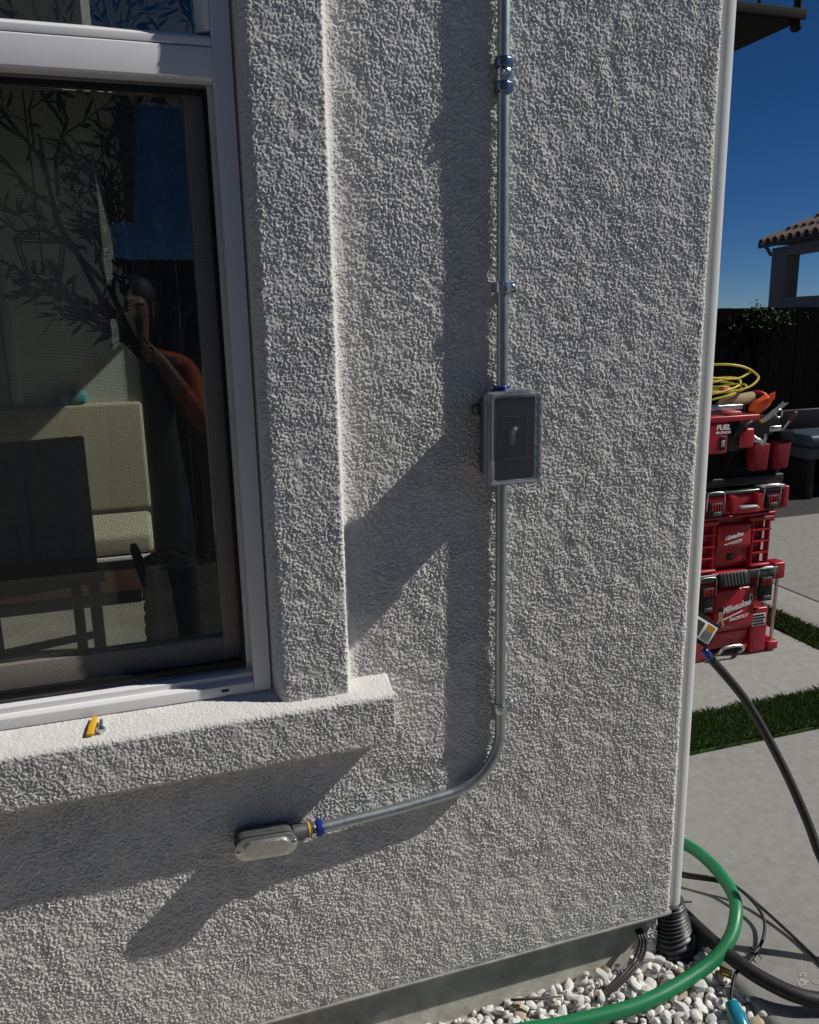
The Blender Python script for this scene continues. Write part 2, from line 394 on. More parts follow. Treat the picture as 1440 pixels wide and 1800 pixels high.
# sill: swept profile (y, z) along x, dying into the wall at its right-hand end
sp = rnd([(.012, -.690), (-.061, -.714), (-.066, -.720), (-.065, -.816), (-.061, -.822), (.004, -.824)], [.003, .003, .002, .002])
for xs, st_ in ((np.arange(-.40, .446, STEP), STEP), (np.arange(-1.15, -.3975, .0026), .0026)):
    p, nrm, s = resample(sp[::-1], st_)
    S, X = np.meshgrid(s, xs, indexing='ij')
    g = np.clip((.428-X)/.006, 0, 1); g = g*g*(3-2*g)
    g = g**.6
    H = stucco(S*1.1, X*1.1, 43, .8)*(1-.5*np.clip((S-(s[-1]-.085))/.012, 0, 1))*(.15+.85*np.clip((S)/.01, 0, 1))
    topm = np.clip((s[-1]-S)/.004, 0, 1); H *= topm
    P = np.empty(S.shape+(3,)); py, pz = p[:, 0][:, None], p[:, 1][:, None]; ny, nz = nrm[:, 0][:, None], nrm[:, 1][:, None]
    P[..., 0] = X+stucco(S, X, 63, 1)*(1-g)*1.0
    P[..., 1] = np.where(py < .004, .004+(py-.004)*g, py)+ny*H*(.3+.7*g)
    cz = -.765; P[..., 2] = pz+nz*H*g+(cz-pz)*(1-g)*.10
    ob('window_sill', grid_mesh(P), STUC, house)
MB().box((-3.2, -.06, -.82), (-1.149, .05, -.70)).out('window_sill', STUC, house, bevel=.006, auto=50)

# ---- window: outer frame, transom, fixed light above, sash with insect screen below
win = bpy.data.objects.new('window', None); win.location = (-.4, .05, -.69); link(win, house)
XL = -1.04
def fr(name, poly, axis, a, b, m=VINYL, bevel=.0012, parent=win): return MB().prism(poly, axis, a, b).out(name, m, parent, bevel=bevel, seg=2, auto=40)
# jamb (x,y profile swept in z)
fr('jamb', [(.160, -.004), (.1918, -.004), (.1918, .085), (.160, .085)], 'z', -.692, .80)
fr('jamb', [(.150, .026), (.1598, .026), (.1598, .085), (.150, .085)], 'z', -.672, .3855)
fr('jamb', [(XL-.032, .004), (XL, .004), (XL, .085), (XL-.032, .085)], 'z', -.692, .80)
# bottom rail, with a stepped nose and drain slot
fr('bottom_rail', [(-.002, -.693), (-.002, -.673), (.005, -.668), (.010, -.668), (.010, -.657), (.085, -.650), (.085, -.693)], 'x', XL+.0005, .1595)
fr('drain_slot', [(.098, -.684), (.112, -.684), (.112, -.679), (.098, -.679)], 'y', -.0028, .0, BLK, 0)
# transom: broad bar plus glazing bead above
fr('transom', [(-.003, .3862), (-.007, .389), (-.007, .434), (-.003, .4365), (.085, .4365), (.085, .3862)], 'x', XL+.0005, .1595)
fr('glazing_bead', [(-.005, .4375), (-.005, .449), (.001, .4535), (.018, .460), (.030, .460), (.030, .4375)], 'x', XL+.0005, .1590)
fr('glazing_bead', [(.1592, -.005), (.1592, .030), (.1385, .030), (.1385, .018), (.1480, .001), (.1515, -.005)], 'z', .4605, .799)
fr('pane', rrect(-.44, .63, 1.21, .36, .002, 1), 'y', .026, .030, GLASS, 0)
# operable sash behind the screen
SASH = mat('tan_sash', (.46, .42, .37), .5)
fr('sash_stile', [(.112, .044), (.1495, .044), (.1495, .08), (.112, .08)], 'z', -.650, .3855, SASH)
fr('sash_rail', [(.046, -.650), (.046, -.592), (.08, -.592), (.08, -.650)], 'x', XL, .1118, SASH)
fr('sash_rail', [(.046, .376), (.046, .3855), (.08, .3855), (.08, .376)], 'x', XL, .1118, SASH)
fr('meeting_stile', [(-.50, .044), (-.455, .044), (-.455, .08), (-.50, .08)], 'z', -.592, .376, SASH)
pane = MB().box((-.4548, .060, -.5918), (.1119, .064, .3758)).out('pane', GLASS, win)
MB().box((XL, .060, -.5918), (-.5002, .064, .3758)).out('pane', GLASS, win)
scr = bpy.data.objects.new('insect_screen', None); scr.location = (-.2, .03, -.64); link(scr, win)
for nm, a, b in (('screen_frame', (.143, .024, -.648), (.1497, .036, .380)), ('screen_frame', (-.46, .024, -.648), (.1429, .036, -.634)),
                 ('screen_frame', (-.46, .024, .371), (.1429, .036, .380)), ('screen_frame', (-.467, .024, -.648), (-.4602, .036, .380))):
    bx(nm, a, b, BLK, scr, .001)
mm = mesh([(-.4601, .030, -.634), (.143, .030, -.634), (.143, .030, .371), (-.4601, .030, .371)], [(0, 1, 2, 3)])
ob('screen_mesh', mm, SCREEN, scr)

# ---- rooms behind the window
bx('floor', (-3.1, .116, -1.448), (XC-.121, 3.42, -1.40), INTF, house, 0)
MB().box((-3.1, 3.42, -1.445), (XC-.121, 3.5, 1.25)).out('inner_wall', INTW, house)
MB().box((-3.2, .165, -1.445), (-3.1, 3.5, 1.3)).out('inner_wall', INTW, house)
MB().box((-3.1, .117, 1.12), (XC-.121, 3.42, 1.25)).out('ceiling', mat('ceiling_paint', (.35, .35, .32), .9), house)
MB().box((.012, 3.402, -1.398), (XC-.122, 3.4195, 1.119)).out('shade_panel', mat('shade_dark', (.03, .028, .027), .7), house)  # added dark sheet standing in for shade on the far wall's right part
# a plain door in the far wall, seen at the left of the window
dr = bpy.data.objects.new('door', None); dr.location = (-.9, 3.4, -1.4); link(dr, house)
bx('door_leaf', (-1.45, 3.405, -1.40), (-.66, 3.419, .62), mat('door_paint', (.40, .40, .38), .5), dr, .003)
bx('door_frame', (-.655, 3.395, -1.40), (-.60, 3.419, .67), VINYL, dr, .003)
bx('door_frame', (-1.52, 3.395, .625), (-.656, 3.419, .67), VINYL, dr, .003)
# glazed side door that lets the sun in
sd = bpy.data.objects.new('side_door', None); sd.location = (XC-.05, 2.6, ZW); link(sd, house)
for a, b in (((XC-.08, y0+.001, ZW+.003), (XC-.03, y0+.05, 0.968)), ((XC-.08, y1-.04, ZW+.003), (XC-.03, y1-.001, 0.968)), ((XC-.08, y0+.051, .93), (XC-.03, y1-.041, 0.968)), ((XC-.08, y0+.051, ZW+.003), (XC-.03, y1-.041, ZW+.06))):
    bx('door_frame', a, b, VINYL, sd, .002)
# balcony ledge on the side wall
bal = bpy.data.objects.new('balcony', None); bal.location = (1.7, 1.4, 1.0); link(bal, house)
bx('deck', (XC+.001, 1.15, 1.003), (2.345, 1.60, 1.030), mat('dark_metal', (.008, .008, .008), .8, 0, spec=.1), bal, .003)
bx('fascia', (XC+.001, 1.138, 1.008), (2.358, 1.1495, 1.042), MATS['dark_metal'], bal, .002)
MB().cyl((2.335, 1.16, 1.0305), (2.335, 1.16, 1.95), .014, 12).out('railing_post', MATS['dark_metal'], bal, auto=40)
MB().lathe((2.335, 1.162, 1.0028), (0, 0, -1), [(0, .012), (.006, .016), (.014, .020), (.024, .017), (.03, .008), (.032, .001)], 14).out('finial', MATS['dark_metal'], bal, auto=60)
bx('top_rail', (XC+.001, 1.145, 1.951), (2.36, 1.175, 1.985), MATS['dark_metal'], bal, .003)
for i in range(9): MB().cyl((1.25+i*.115, 1.16, 1.0305), (1.25+i*.115, 1.16, 1.951), .006, 8).out('baluster', MATS['dark_metal'], bal)

# ------------------------------------------------------------------ things in the room
# olive tree in a basket
T0 = Vector((.13, 1.30, -1.40))
tree = thing('potted_olive_tree', T0, 'dark leafy olive tree in a woven basket seen through the window', 'potted tree')
prof_b = [(0, .135), (.02, .15)]
for k in range(28): prof_b += [(.03+k*.021, .165+.018*math.sin(k*.11)+(.004 if k % 2 else -.003))]
prof_b += [(.63, .175), (.632, .150), (.60, .145)]
bk = MB().lathe(T0, (0, 0, 1), prof_b, 26).out('basket', mat('wicker', (.26, .20, .14), .8, 0, .5, 60, .8, 180), tree, auto=60)
for sx in (-1, 1):
    c = T0+Vector((sx*.175, 0, .60))
    MB().tube([c+Vector((sx*.02*math.sin(a), -.06*math.cos(a), .085*math.sin(a))) for a in np.linspace(-.4, math.pi+.4, 16)], .012, 8).out('basket_handle', MATS['wicker'], tree, smooth=True)
mb = MB(); r_ = random.Random(3)
for k in range(120):
    a = r_.uniform(0, 6.28); q = .14*math.sqrt(r_.random()); c = T0+Vector((q*math.cos(a), q*math.sin(a), .618+r_.uniform(0, .022)))
    d = Vector((r_.uniform(-1, 1), r_.uniform(-1, 1), r_.uniform(-.2, .5))).normalized()
    mb.tube([c-d*.022, c, c+d*.022], [.002, .009, .002], 5)
tag(mb.out('moss', mat('pale_moss', (.85, .92, .86), .9), tree, smooth=True), kind='stuff')
trunk = spline([T0+Vector(v) for v in ((0, 0, .58), (.012, 0, .85), (-.005, 0, 1.1), (-.01, .01, 1.2))], 5)
MB().tube(trunk, [.034-.012*i/len(trunk) for i in range(len(trunk))], 10).out('trunk', mat('lit_bark', (.34, .29, .23), .9, 0, .3, 40, .5, 150), tree, smooth=True)  # lighter copy of the bark; daylight on the trunk is in its colour
mbr = MB(); lv, lf = [], []
def leaf(c, d, L, wd):
    d = d.normalized(); u = d.cross(Vector((r_.uniform(-1, 1), r_.uniform(-1, 1), r_.uniform(-1, 1)))).normalized(); nn = d.cross(u)
    k = len(lv); lv.extend([c, c+d*L*.4+u*wd-nn*L*.03, c+d*L*.75+u*wd*.6-nn*L*.10, c+d*L-nn*L*.2, c+d*L*.75-u*wd*.6-nn*L*.10, c+d*L*.4-u*wd-nn*L*.03])
    lf.append((k, k+1, k+2, k+3, k+4, k+5))
def twig(a, b, r0, depth):
    pts = [a+(b-a)*t+Vector((r_.uniform(-1, 1), r_.uniform(-1, 1), r_.uniform(-1, 1)))*(b-a).length*.05 for t in np.linspace(0, 1, 6)]
    pts[0] = a; mbr.tube(pts, [r0*(1-.65*i/5) for i in range(6)], 5)
    D = (b-a)
    if depth:
        for k in range(5):
            t = .3+.7*k/4; s0 = a+D*t
            d = (D.normalized()+Vector((r_.uniform(-1, 1), r_.uniform(-1, 1), r_.uniform(-.7, .9)))*.85).normalized()
            twig(s0, s0+d*D.length*r_.uniform(.35, .6), r0*.45, depth-1)
    n = 7 if depth == 0 else 4
    for k in range(n):
        t = r_.uniform(.25, 1); s0 = a+D*t
        leaf(s0, D.normalized()+Vector((r_.uniform(-1, 1), r_.uniform(-1, 1), r_.uniform(-1.2, .6)))*.8, r_.uniform(.05, .08), r_.uniform(.005, .008))
top = trunk[-1]
for tgt, r0 in (((-.02, 1.30, .30), .016), ((-.24, 1.25, .52), .015), ((.20, 1.30, .55), .016), ((-.14, 1.2, .04), .010), ((.33, 1.35, .42), .013), ((.02, 1.32, .62), .014), ((-.33, 1.28, .62), .012), ((.30, 1.3, .12), .010)):
    twig(top+Vector((0, 0, r_.uniform(-.15, .05))), Vector(tgt), r0, 2)
mbr.out('branches', BARK, tree, smooth=True)
tag(ob('crown', mesh(lv, lf), OLIVE, tree), kind='stuff')
# lantern pendant
L0 = Vector((-.355, 2.6, .20)); BM = mat('black_metal', (.02, .02, .02), .45, .6)
lan = thing('pendant_lantern', L0, 'black wire lantern pendant hanging left of the tree behind the glass', 'lamp')
q0 = [L0+Vector((sx*.06, sy*.06, 0)) for sx, sy in ((-1,-1),(1,-1),(1,1),(-1,1))]; q1 = [L0+Vector((sx*.095, sy*.095, .17)) for sx, sy in ((-1,-1),(1,-1),(1,1),(-1,1))]
for i in range(4):
    MB().cyl(q0[i], q1[i], .005, 6).out('frame_bar', BM, lan); MB().cyl(q0[i], q0[(i+1) % 4], .005, 6).out('frame_bar', BM, lan)
    MB().cyl(q1[i], q1[(i+1) % 4], .005, 6).out('frame_bar', BM, lan); MB().cyl(q1[i], L0+Vector((0, 0, .235)), .005, 6).out('frame_bar', BM, lan)
MB().cyl(L0+Vector((0, 0, .235)), (L0.x, L0.y, 1.119), .004, 6).out('rod', BM, lan)
MB().cyl((L0.x, L0.y, 1.105), (L0.x, L0.y, 1.119), .05, 16).out('canopy_plate', BM, lan)
MB().cyl(L0+Vector((0, 0, .02)), L0+Vector((0, 0, .235)), .004, 6).out('stem', BM, lan)
MB().cyl(L0+Vector((-.055, 0, .03)), L0+Vector((.055, 0, .03)), .004, 6).out('candle_arm', BM, lan)
for dx in (-.035, 0, .035): MB().cyl(L0+Vector((dx, 0, .035)), L0+Vector((dx, 0, .085)), .008, 8).out('candle', BM, lan)
# sofa against the far wall
S0 = (-.8, 3.1, -1.40)
sofa = thing('sofa', S0, 'cream upholstered sofa against the far wall behind the window glass', 'sofa')
bx('seat_base', (-1.70, 2.80, -1.33), (.0, 3.36, -1.14), DWOOD, sofa, .01, 2)
bx('backrest', (-1.70, 3.365, -1.02), (.005, 3.417, -.415), CREAM, sofa, .02, 3)
for k in range(3): bx('seat_cushion', (-1.69+k*.565, 2.80, -1.139), (-1.13+k*.565, 3.36, -1.03), CREAM, sofa, .03, 4)
bx('front_rail', (-1.70, 2.785, -1.16), (.0, 2.7995, -1.14), VINYL, sofa, .003)
for x in (-1.65, -.06):
    for y in (2.85, 3.30): MB().cyl((x, y, -1.40), (x, y, -1.331), .02, 10).out('leg', DWOOD, sofa)
pil = bx('cushion', (-.42, 3.368, -.414), (-.28, 3.417, -.35), mat('teal_fabric', (.02, .30, .36), .8), None, .02, 3); tag(pil, 'small teal cushion on top of the cream sofa back', 'cushion')
# dining chairs
def chair(x, y, rz, label):
    t = thing('dining_chair', (x, y, -1.40), label, 'chair', 'wooden chairs inside', rz)
    def b(nm, a, c): return MB().box(a, c).out(nm, DWOOD, t, local=True, bevel=.006, auto=50)
    b('seat', (-.22, -.22, .43), (.22, .22, .47))
    for sx in (-.20, .16):
        b('leg', (sx, -.21, 0), (sx+.04, -.17, .429)); b('leg', (sx, .17, 0), (sx+.04, .21, 1.0))
    b('top_rail', (-.159, .175, .90), (.159, .205, 1.0)); b('stretcher', (-.159, .18, .20), (.159, .20, .23))
    b('back_panel', (-.159, .18, .471), (.159, .20, .899))
chair(-.46, 1.95, R(195), 'dark wooden chair nearest the sofa arm behind the window')
chair(-.95, 1.9, R(160), 'dark wooden chair at the far left edge behind the window')

# ------------------------------------------------------------------ conduit run on the wall
PX, PY, RR = .6695, -.0172, .0113
con = thing('steel_conduit', (PX, 0, -1.0), 'galvanised steel conduit running down the wall and bending left', 'conduit')
MB().tube([(PX, PY, .397), (PX, PY, .06), (PX+.001, PY, -.150)], RR, 20).out('pipe', EMT, con, auto=50)
MB().tube([(PX, PY, .447), (PX, PY, 1.6)], RR, 20).out('pipe', EMT, con, auto=50)
bend = [(PX, PY, -.297), (PX, PY, -.6), (PX, PY, -.80)]
rb = .125
for a in np.linspace(0, R(86), 14): bend.append((PX-rb+rb*math.cos(a), PY, -.862-rb*math.sin(a)))
bend += [(.44, PY-.002, -.996), (.268, PY-.0065, -1.001)]
MB().tube(bend, RR, 20).out('pipe', EMT, con, auto=50)
# compression coupling
cp = bpy.data.objects.new('coupling', None); cp.location = (PX, PY, .39); link(cp, con)
def hexnut(name, base, ax, L, r, m, parent, n=8):
    MB().lathe(base, ax, [(0, r*.86), (L*.15, r), (L*.8, r), (L, r*.84)], n).out(name, m, parent, bevel=.0008, auto=30)
BZ = mat('blue_zinc', (.17, .24, .34), .25, .9)
hexnut('compression_nut', (PX, PY, .434), (0, 0, 1), .019, .0175, BZ, cp)
MB().lathe((PX, PY, .4125), (0, 0, 1), [(0, .0135), (.002, .0150), (.009, .0150), (.011, .0138), (.013, .0150), (.020, .0145), (.0213, .0130)], 20).out('sleeve', ZINC, cp, auto=50)
hexnut('compression_nut', (PX, PY, .4122), (0, 0, -1), .019, .0180, BZ, cp)
for dx in (-.008, .008): MB().lathe((PX+dx, PY-.012, .4235), (dx*40, -1, 0), [(0, .0045), (.004, .0045), (.006, .003), (.0062, .0001)], 10).out('set_screw', ZINC, cp, auto=50)
def connector(name, z, up):
    c = bpy.data.objects.new(name, None); c.location = (PX, PY, z); link(c, con)
    hexnut('nut', (PX, PY, z), (0, 0, up), .014, .0185, BLUE, c, 10)
    MB().lathe((PX, PY, z+up*.0142), (0, 0, up), [(0, .0165), (.004, .0165), (.006, .0125)], 16).out('collar', BLUE, c, auto=50)
connector('box_connector', -.1475, 1); connector('box_connector', -.3005, -1)
# straps
def strap(z, side, label):
    t = thing('pipe_strap', (PX, 0, z), label, 'strap')
    arc = [(PX-side*.014, -.001), (PX-side*.0135, -.008)]
    for a in np.linspace(180, 0, 14): arc.append((PX-side*.0133*-math.cos(R(a))*1.0, PY-.0133*math.sin(R(a))))
    HB = .010; arc = [(PX-side*.0142, -.002)]+[(PX+side*.0137*math.cos(R(a)), PY-.0137*math.sin(R(a))) for a in np.linspace(180, 0, 14)]+[(PX+side*.0142, -.004), (PX+side*.017, -.0030), (PX+side*.034, -.0030)]
    n = len(arc); mb = MB(); v = []
    c = (PX, PY)
    for (x, y) in arc:
        dx, dy = x-c[0], y-c[1]; L = math.hypot(dx, dy)
        flat = abs(y+.003) < .0006 and abs(x-PX) > .0165
        o = (0, -.0016) if flat else (dx/L*.0016, dy/L*.0016)
        v += [(x, y, z-HB), (x+o[0], y+o[1], z-HB), (x+o[0], y+o[1], z+HB), (x, y, z+HB)]
    f = [(4*i+k, 4*i+(k+1) % 4, 4*i+4+(k+1) % 4, 4*i+4+k) for i in range(n-1) for k in range(4)]+[(0, 1, 2, 3), (4*n-1, 4*n-2, 4*n-3, 4*n-4)]
    mb.add(v, f).out('band', ZINC, t, bevel=.0004, auto=40)
    MB().lathe((PX+side*.0255, -.0046, z), (0, -1, 0), [(0, .0065), (.003, .0065), (.005, .004), (.0042, .0001)], 6).out('screw', ZINC, t, auto=40)
strap(.057, 1, 'one-hole steel strap on the conduit above the switch box')
strap(-.806, 1, 'one-hole steel strap on the conduit above its bend')

# ---- weatherproof switch box
SB = thing('switch_box', (.666, 0, -.31), 'grey weatherproof switch box with clear cover on the conduit', 'switch box')
bx('body', (.626, -.0618, -.299), (.709, -.006, -.149), BOXG, SB, .006, 3)
for x, z in ((.619, -.172), (.717, -.278)):
    bx('mounting_lug', (x-.009, -.012, z-.010), (x+.009, -.005, z+.010), BOXG, SB, .003)
    MB().lathe((x, -.012, z), (0, -1, 0), [(0, .006), (.002, .006), (.003, .004), (.0031, .0001)], 12).out('lug_screw', ZINC, SB, auto=40)
FC = (.666, -.2225)
pl = MB().prism(rrect(*FC, .098, .163, .008), 'y', -.0705, -.0610).out('face_plate', DARKP, SB, bevel=.0015, auto=40)
mb = MB().prism(rrect(.669, -.222, .056, .083, .003), 'y', -.0730, -.0706); sw = mb.out('switch_plate', mat('plate_black', (.022, .022, .025), .4), SB, bevel=.0006, auto=40)
for a, b in (((.6955, -.0737, -.262), (.6963, -.0731, -.182)), ((.648, -.0737, -.2628), (.6954, -.0731, -.262)), ((.648, -.0737, -.182), (.6954, -.0731, -.1812))):
    bx('plate_line', a, b, GREYP, sw, 0)
for r in (.014, .019, .0235):
    ring = [(.666+r*math.cos(a), -.0731, -.2225+r*math.sin(a)) for a in np.linspace(0, 2*math.pi, 41)]
    MB().tube(ring, .0008, 5, False).out('ring', DARKP, sw, smooth=True)
bx('toggle_base', (.660, -.0760, -.236), (.672, -.0731, -.209), GREYP, sw, .0015)
MB().prism([(-.0761, -.218), (-.0761, -.208), (-.0870, -.200), (-.0890, -.206)], 'x', .6625, .6700).out('toggle', mat('toggle_grey', (.75, .75, .72), .4), sw, bevel=.001, auto=40)
for z in (-.170, -.276): MB().lathe((.666, -.0705, z), (0, -1, 0), [(0, .0035), (.001, .003), (.0011, .0001)], 10).out('plate_screw', ZINC, SB, auto=40)
# clear cover: hollow rim, front pane, hinge knuckles, latch eye
cov = bpy.data.objects.new('cover', None); cov.location = (FC[0], -.05, FC[1]); link(cov, SB)
def ring_prism(o, i, y_a, y_b):
    n = len(o); v = [(p[0], y_a, p[1]) for p in o]+[(p[0], y_b, p[1]) for p in o]+[(p[0], y_a, p[1]) for p in i]+[(p[0], y_b, p[1]) for p in i]
    f = []
    for k in range(n):
        j = (k+1) % n; f += [(k, j, n+j, n+k), (2*n+j, 2*n+k, 3*n+k, 3*n+j), (n+k, n+j, 3*n+j, 3*n+k), (j, k, 2*n+k, 2*n+j)]
    return MB().add(v, f)
ring_prism(rrect(*FC, .110, .176, .012), rrect(*FC, .1035, .1695, .009), -.082, -.0622).out('side_wall', RIM, cov, bevel=.0015, auto=40)
ring_prism(rrect(*FC, .108, .174, .012), rrect(*FC, .095, .160, .007), -.094, -.0822).out('front_rim', RIM, cov, bevel=.003, seg=3, auto=40)
ring_prism(rrect(*FC, .0948, .1598, .007), rrect(*FC, .090, .155, .006), -.0925, -.090).out('inner_lip', RIM, cov, bevel=.001, auto=40)
MB().prism(rrect(*FC, .0898, .1548, .006), 'y', -.0918, -.0902).out('front_pane', CLEAR, cov)
for k in range(3): MB().cyl((.643+k*.0165, -.090, FC[1]+.0905), (.6585+k*.0165, -.090, FC[1]+.0905), .0052, 14).out('hinge_knuckle', RIM, cov, auto=40)
bx('latch', (.6105, -.0975, -.2925), (.6195, -.0945, -.262), RIM, cov, .001)
ring = [(.6185+.004*math.cos(a), -.0965, -.302+.004*math.sin(a)) for a in np.linspace(0, 2*math.pi, 21)]
MB().tube(ring, .0014, 6, False).out('padlock_eye', RIM, cov, smooth=True)

# ---- conduit body at the end of the run
CB = thing('conduit_body', (.16, 0, -1.03), 'cast conduit outlet body with oval cover at the conduit end', 'conduit fitting')
def stadium(x0, x1, zc0, zc1, h, n=10):
    p = []; 
    for k in range(n+1): a = R(-90+180*k/n); p.append((x1-h/2+h/2*math.cos(a), zc1+h/2*math.sin(a)))
    for k in range(n+1): a = R(90+180*k/n); p.append((x0+h/2+h/2*math.cos(a), zc0+h/2*math.sin(a)))
    return p
MB().prism(stadium(.098, .2165, -.996, -1.000, .044), 'y', -.046, -.004).out('body', ALUD, CB, bevel=.004, seg=3, auto=40)
MB().prism(stadium(.0965, .2185, -.996, -1.000, .0485), 'y', -.0505, -.0462).out('gasket', BLK, CB, bevel=.001, auto=40)
cvr = MB().prism(stadium(.096, .2190, -.996, -1.000, .0495), 'y', -.0535, -.0507).out('cover', ALU, CB, bevel=.0012, auto=40)
pts_o = stadium(.110, .2045, -.996, -1.000, .036); pts_i = stadium(.1145, .2000, -.996, -1.000, .026)
n = len(pts_o); MB().add([(p[0], -.0536, p[1]) for p in pts_o]+[(p[0], -.0575, p[1]) for p in pts_i], [(k, (k+1) % n, n+(k+1) % n, n+k) for k in range(n)]+[tuple(range(n, 2*n))]).out('raised_panel', ALU, cvr, auto=22)
for x in (.1030, .2120):
    MB().lathe((x, -.0536, -.999), (0, -1, 0), [(0, .0052), (.0015, .005), (.0028, .003), (.0029, .0001)], 14).out('cover_screw', ZINC, cvr, auto=40)
MB().lathe((.214, -.0225, -1.000), (1, .03, 0), [(0, .017), (.018, .0165), (.024, .0150), (.030, .0150)], 18).out('hub', ALUD, CB, auto=50)
MB().lathe((.2442, -.0225, -1.000), (1, .03, 0), [(0, .0125), (.001, .0142), (.004, .0142), (.005, .0125)], 18).out('sealing_ring', YPL, CB, auto=50)
hexnut('fitting_nut', (.2495, -.0225, -1.001), (1, .03, 0), .011, .0165, ZINC, CB)
MB().lathe((.2607, -.0225, -1.001), (1, .03, 0), [(0, .0145), (.002, .0168), (.013, .0168), (.016, .0140)], 12).out('compression_nut', BLUE, CB, bevel=.0006, auto=30)

# ---- yellow anchor and screw on the sill
def settle(x, y): return -.690-(.012-y)*.371+.0035
a = MB(); zc = settle(-.137, -.045)+.004
a.prism([(-.1415, -.052), (-.1300, -.052), (-.1225, -.012), (-.1300, -.008), (-.1375, -.030)], 'z', 0, .006)
y_ = a.out('wall_anchor', YPL, None, bevel=.001, auto=40); y_.location = (-.134, -.028, settle(0, -.030)+.001); y_.rotation_euler = (R(20), 0, R(0)); tag(y_, 'yellow plastic wall plug lying on the sill beside a screw', 'wall plug')
scw = thing('hex_screw', (-.118, -.03, settle(0, -.03)), 'small zinc hex head screw on the sill beside the yellow plug', 'screw')
A0 = Vector((-.1185, -.048, settle(0, -.048)+.006)); AX = Vector((.0, .034, .010)).normalized()
MB().lathe(A0, AX, [(0, .0055), (.0045, .0055)], 6).out('head', ZINC, scw)
MB().lathe(A0+AX*.0046, AX, [(0, .0085), (.0012, .0085)], 16).out('washer', ZINC, scw, auto=40)
MB().lathe(A0+AX*.006, AX, sum([[(k*.002, .0026), (k*.002+.001, .0034)] for k in range(12)], [])+[(.026, .0005)], 10).out('shank', ZINC, scw, auto=60)

# ---- downspout and drain
DS = thing('downspout', (1.172, .04, -1.47), 'white round plastic downspout at the corner of the stucco wall', 'downspout')
MB().tube([(1.1705, .043, -1.462), (1.1705, .043, 3.3)], .0265, 28).out('pipe', mat('white_pvc', (.66, .68, .67), .35, 0, .03, 5), DS, auto=50)
DP = thing('drain_pipe', (1.19, .04, -1.62), 'black corrugated drain pipe under the white downspout', 'drain pipe')
pa = spline([(1.171, .046, -1.455), (1.172, .044, -1.50), (1.176, .040, -1.55), (1.184, .034, -1.63)], 42)
rr_ = [(.036+.021*min(1, i/len(pa)*1.35)+.0032*math.tanh(2.2*math.sin(i*2*math.pi/9))) for i in range(len(pa))]
MB().tube(pa, rr_, 28).out('pipe', CORR, DP, smooth=True)
MB().tube([(1.171+.0385*math.cos(a), .043+.0385*math.sin(a), -1.472) for a in np.linspace(0, 6.28, 30)]+[(1.171+.06, .043-.012, -1.468)], .0024, 6).out('cable_tie', BLK, DP, smooth=True)

# ------------------------------------------------------------------ hoses and cables on the ground
def hose(name, pts, r, m, label, cat, group=None, n=14, sub=10):
    return tag(MB().tube(spline(pts, sub), r, n).out(name, m, None, auto=60), label, cat, group)
hose('garden_hose', [(1.335, .52, -1.55), (1.365, .40, -1.525), (1.381, .262, -1.49), (1.380, .185, -1.475), (1.372, .103, -1.470), (1.352, .021, -1.475), (1.317, -.032, -1.485), (1.261, -.075, -1.51), (1.167, -.103, -1.538), (.983, -.131, -1.552), (.797, -.122, -1.555), (.6, -.10, -1.556), (.35, -.14, -1.556)], .0165, GREEN, 'thick green hose curving over the white stones beside the wall', 'hose')
hose('black_hose', [(1.26, .42, -1.553), (1.245, .22, -1.548), (1.241, .078, -1.540), (1.241, -.059, -1.528), (1.256, -.143, -1.527), (1.281, -.192, -1.532), (1.316, -.235, -1.538), (1.364, -.263, -1.545), (1.46, -.285, -1.556), (1.7, -.30, -1.557)], .0178, BLKR, 'thick black hose lying along the edge of the concrete slab', 'hose')
c1 = [(1.28, .33, -1.565), (1.341, .224, -1.545), (1.398, .166, -1.535), (1.436, .12, -1.535), (1.447, .052, -1.542), (1.436, 0, -1.551), (1.397, -.046, -1.557), (1.348, -.078, -1.563), (1.309, -.095, -1.569)]
hose('thin_cable', c1, .0042, BLKR, 'thin black cable looping back and taped near the black hose', 'cable', n=8)
tp_ = MB()
q = Vector(c1[-2])
tp_.lathe(q-Vector((.012, .005, .001)), (.05, .03, .005), [(0, .005), (.004, .0065), (.02, .0065), (.024, .005)], 10)
for k in range(6):
    d = Vector((random.uniform(-1, 1), random.uniform(-1, 1), random.uniform(0, .8))).normalized(); tp_.tube([q, q+d*.012, q+d*.024+Vector((0, 0, -.004))], [.003, .002, .0008], 5)
tag(tp_.out('tape_knot', BLKR, None, smooth=True), 'ragged black tape knot on the end of the looped thin cable', 'tape')
hose('thin_cable', [(1.27, .32, -1.568), (1.337, .217, -1.55), (1.408, .154, -1.541), (1.449, .111, -1.545), (1.467, .053, -1.558), (1.478, -.051, -1.568), (1.476, -.15, -1.570), (1.46, -.35, -1.571)], .0042, BLKR, 'thin black cable running straight off across the slab to the right', 'cable', n=8)
for k, lab in enumerate(('leftmost of three thin grey wires dropping from the wall into the stones', 'middle one of three thin grey wires dropping from the wall into the stones', 'rightmost of three thin grey wires dropping from the wall into the stones')):
    e = (k-1)
    hose('thin_wire', [(1.07+e*.006, .09, -1.478), (1.067+e*.007, .012, -1.500), (1.063+e*.010, -.006, -1.522), (1.035+e*.014, -.024, -1.547), (.985+e*.017, -.045, -1.560), (.915+e*.022, -.062, -1.580)], .0036, mat('grey_wire', (.05, .05, .05), .45), lab, 'wire', n=8)
